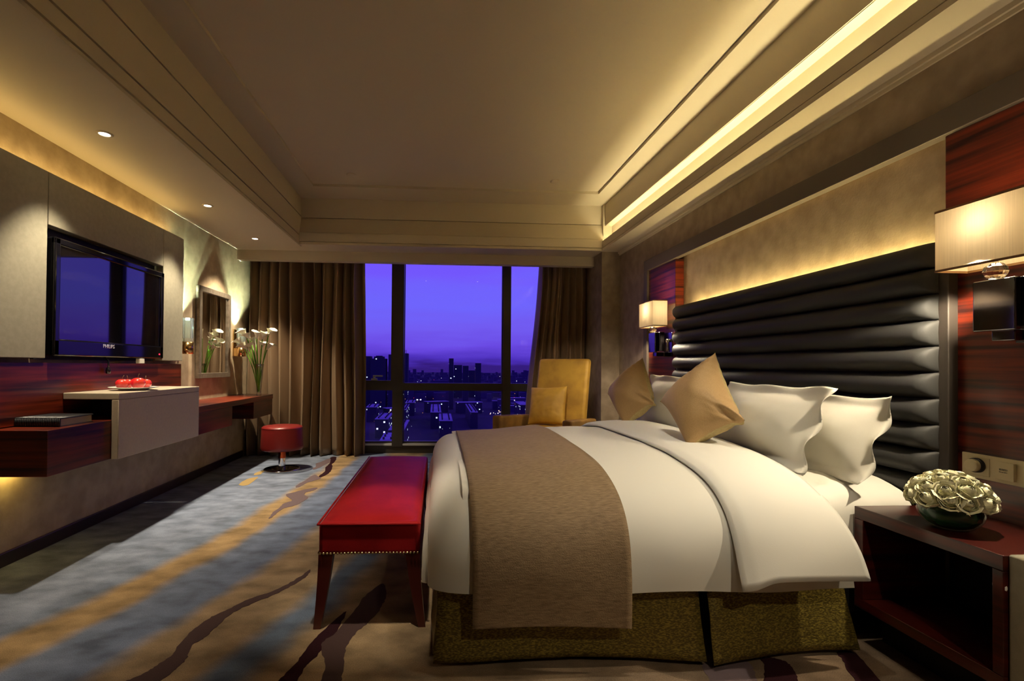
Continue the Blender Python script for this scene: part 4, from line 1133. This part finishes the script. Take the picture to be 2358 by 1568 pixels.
        if nv:
            n = max(3, int((Q-P).length/11))
            for i in range(n):
                for k in (-.55, .55):
                    c = P+d*((Q-P).length*(i+.5)/n)+s*k; MB().box(c.x-.6, c.x+.6, c.y-.9, c.y+.9, zr, zr+1.5).build('vent', vent, ro)
    # pale building with dark window grid
    t = thing('office_building', (-95, 830, ZG), 'pale long building with rows of dark windows in the left pane', 'building', 'city blocks outside the window')
    b = MB(); b.box(-122, -62, 820, 845, ZG, -48); b.box(-124, -112, 815, 830, ZG, -43); b.build('walls', pale, t)
    b = MB()
    for i in range(11):
        for j in range(5): b.box(-109+i*4.3, -107+i*4.3, 819.6, 820.1, -52.5-j*5-2.2, -52.5-j*5)
    b.build('windows', vent, t)
    # towers on the skyline
    towers = [
     (-93.5, -86.5, 620, 640, 12.8, 'slim dark tower at the far left of the skyline', 0),
     (-84, -65, 600, 622, 9.6, 'broad dark tower block with a stepped top left of the mullion', 1),
     (-62, -38, 600, 625, 14.8, 'tallest dark tower with masts behind the left mullion', 2),
     (12.9, 18.6, 600, 606, 10.6, 'slim dark tower in the middle of the skyline', 0),
     (30.3, 37.3, 600, 608, 1.6, 'low dark tower right of the slim middle one', 0),
     (46.0, 53.0, 600, 608, 5.0, 'square dark tower at the right of the centre pane', 0),
     (26, 40, 820, 830, 3.0, 'hazy broad block behind the low dark tower', 0),
     (52, 63, 830, 840, -6.0, 'hazy low block between the two right towers', 0),
    ]
    towers = [(x0*1.25, x1*1.25, y0*1.25, y0*1.25+(y1-y0), z*1.25, lab, k) for x0, x1, y0, y1, z, lab, k in towers]
    for x0, x1, y0, y1, z, lab, kind in towers:
        t = thing('tower', ((x0+x1)/2, (y0+y1)/2, ZG), lab, 'tower', 'skyline towers')
        b = MB(); b.box(x0, x1, y0, y1, ZG, z)
        if kind == 1: b.box(x0+5, x1-4, y0+2, y1-2, z, z+3.2); b.box(x0+8, x1-7, y0+3, y1-3, z+3.2, z+4.4)
        if kind == 2: b.box(x1-8, x1, y0, y1, z, z+2)
        b.build('walls', tower, t)
        if kind == 2:
            b = MB()
            for x in (x0+10, x1-5, x1-3): b.tube([(x, y0+4, z), (x, y0+4, z+rnd.uniform(5, 8))], .35, 6)
            b.tube([(x1-9, y0+4, z+1), (x1-4, y0+4, z+6)], .3, 6); b.build('mast', vent, t)
    # the uncountable far city: one object of low blocks out to the horizon, and its lamps
    r = random.Random(4); b = MB()
    for i in range(900):
        y = 900+r.random()**1.4*3400; x = r.uniform(-.28, .30)*y; w = r.uniform(8, 30)
        if y < 1080 and 20 < x < 84: continue
        h = r.uniform(6, 22) if r.random() < .9 else r.uniform(22, 48)
        b.box(x, x+w, y, y+r.uniform(8, 22), ZG, ZG+h)
    for i in range(46):
        y = r.uniform(705, 770); x = r.uniform(-.17, .17)*y; w = r.uniform(12, 34); b.mi = 0
        if any(tx0-12-w < x < tx1+12 for tx0, tx1 in ((-126, -60), (14, 24), (31, 48), (56, 68), (24, 70), (-24, 18))): continue
        h = r.uniform(9, 19); b.box(x, x+w, y, y+r.uniform(9, 14), ZG, ZG+h)
        b.mi = 1; b.box(x-.4, x+w+.4, y-.4, y+12, ZG+h, ZG+h+.5); b.mi = 0
    o = b.build('distant_city', [facade('far_facade', (.05, .032, .12), (.8, .8, 1), .995, (6, 6, 4)), snow]); tag(o, 'low hazy sprawl of the distant city to the horizon', 'city', None, 'stuff')
    b = MB()
    cols = [emitter('lamp_white', (.8, .9, 1), 2), emitter('lamp_orange', (1, .45, .12), 2), emitter('lamp_red', (1, .05, .08), 2), emitter('lamp_cyan', (.2, .7, 1), 2)]
    for i in range(120):
        y = 330+r.random()**1.5*1600; x = r.uniform(-.22, .24)*y; z = ZG+r.uniform(5, 20); b.mi = r.choice((0, 0, 0, 1, 1, 3, 2)); s = .0005*y*r.uniform(.4, 1)
        bmesh.ops.create_icosphere(b.bm, subdivisions=1, radius=s, matrix=Matrix.Translation((x, y, z)))
        for f in b.bm.faces[-20:] if False else []: pass
    b.bm.faces.ensure_lookup_table()
    for k, f in enumerate(b.bm.faces): f.material_index = (0, 0, 1, 0, 3, 1, 0, 2)[(k//20) % 8]
    # bright street junctions
    for cx, cy, n in ((-60, 560, 6), (72, 590, 11), (78, 620, 7)):
        for i in range(n):
            m0 = len(b.bm.faces)
            bmesh.ops.create_icosphere(b.bm, subdivisions=1, radius=r.uniform(.35, .75), matrix=Matrix.Translation((cx+r.gauss(0, 5), cy+r.gauss(0, 7), ZG+r.uniform(3, 14))))
            b.bm.faces.ensure_lookup_table()
            for k in range(m0, len(b.bm.faces)): b.bm.faces[k].material_index = r.choice((0, 1, 1, 2, 0))
    o = b.build('street_lights', cols, recalc=False); tag(o, 'scattered street lights glowing between the city blocks', 'street lights', None, 'stuff')
city()
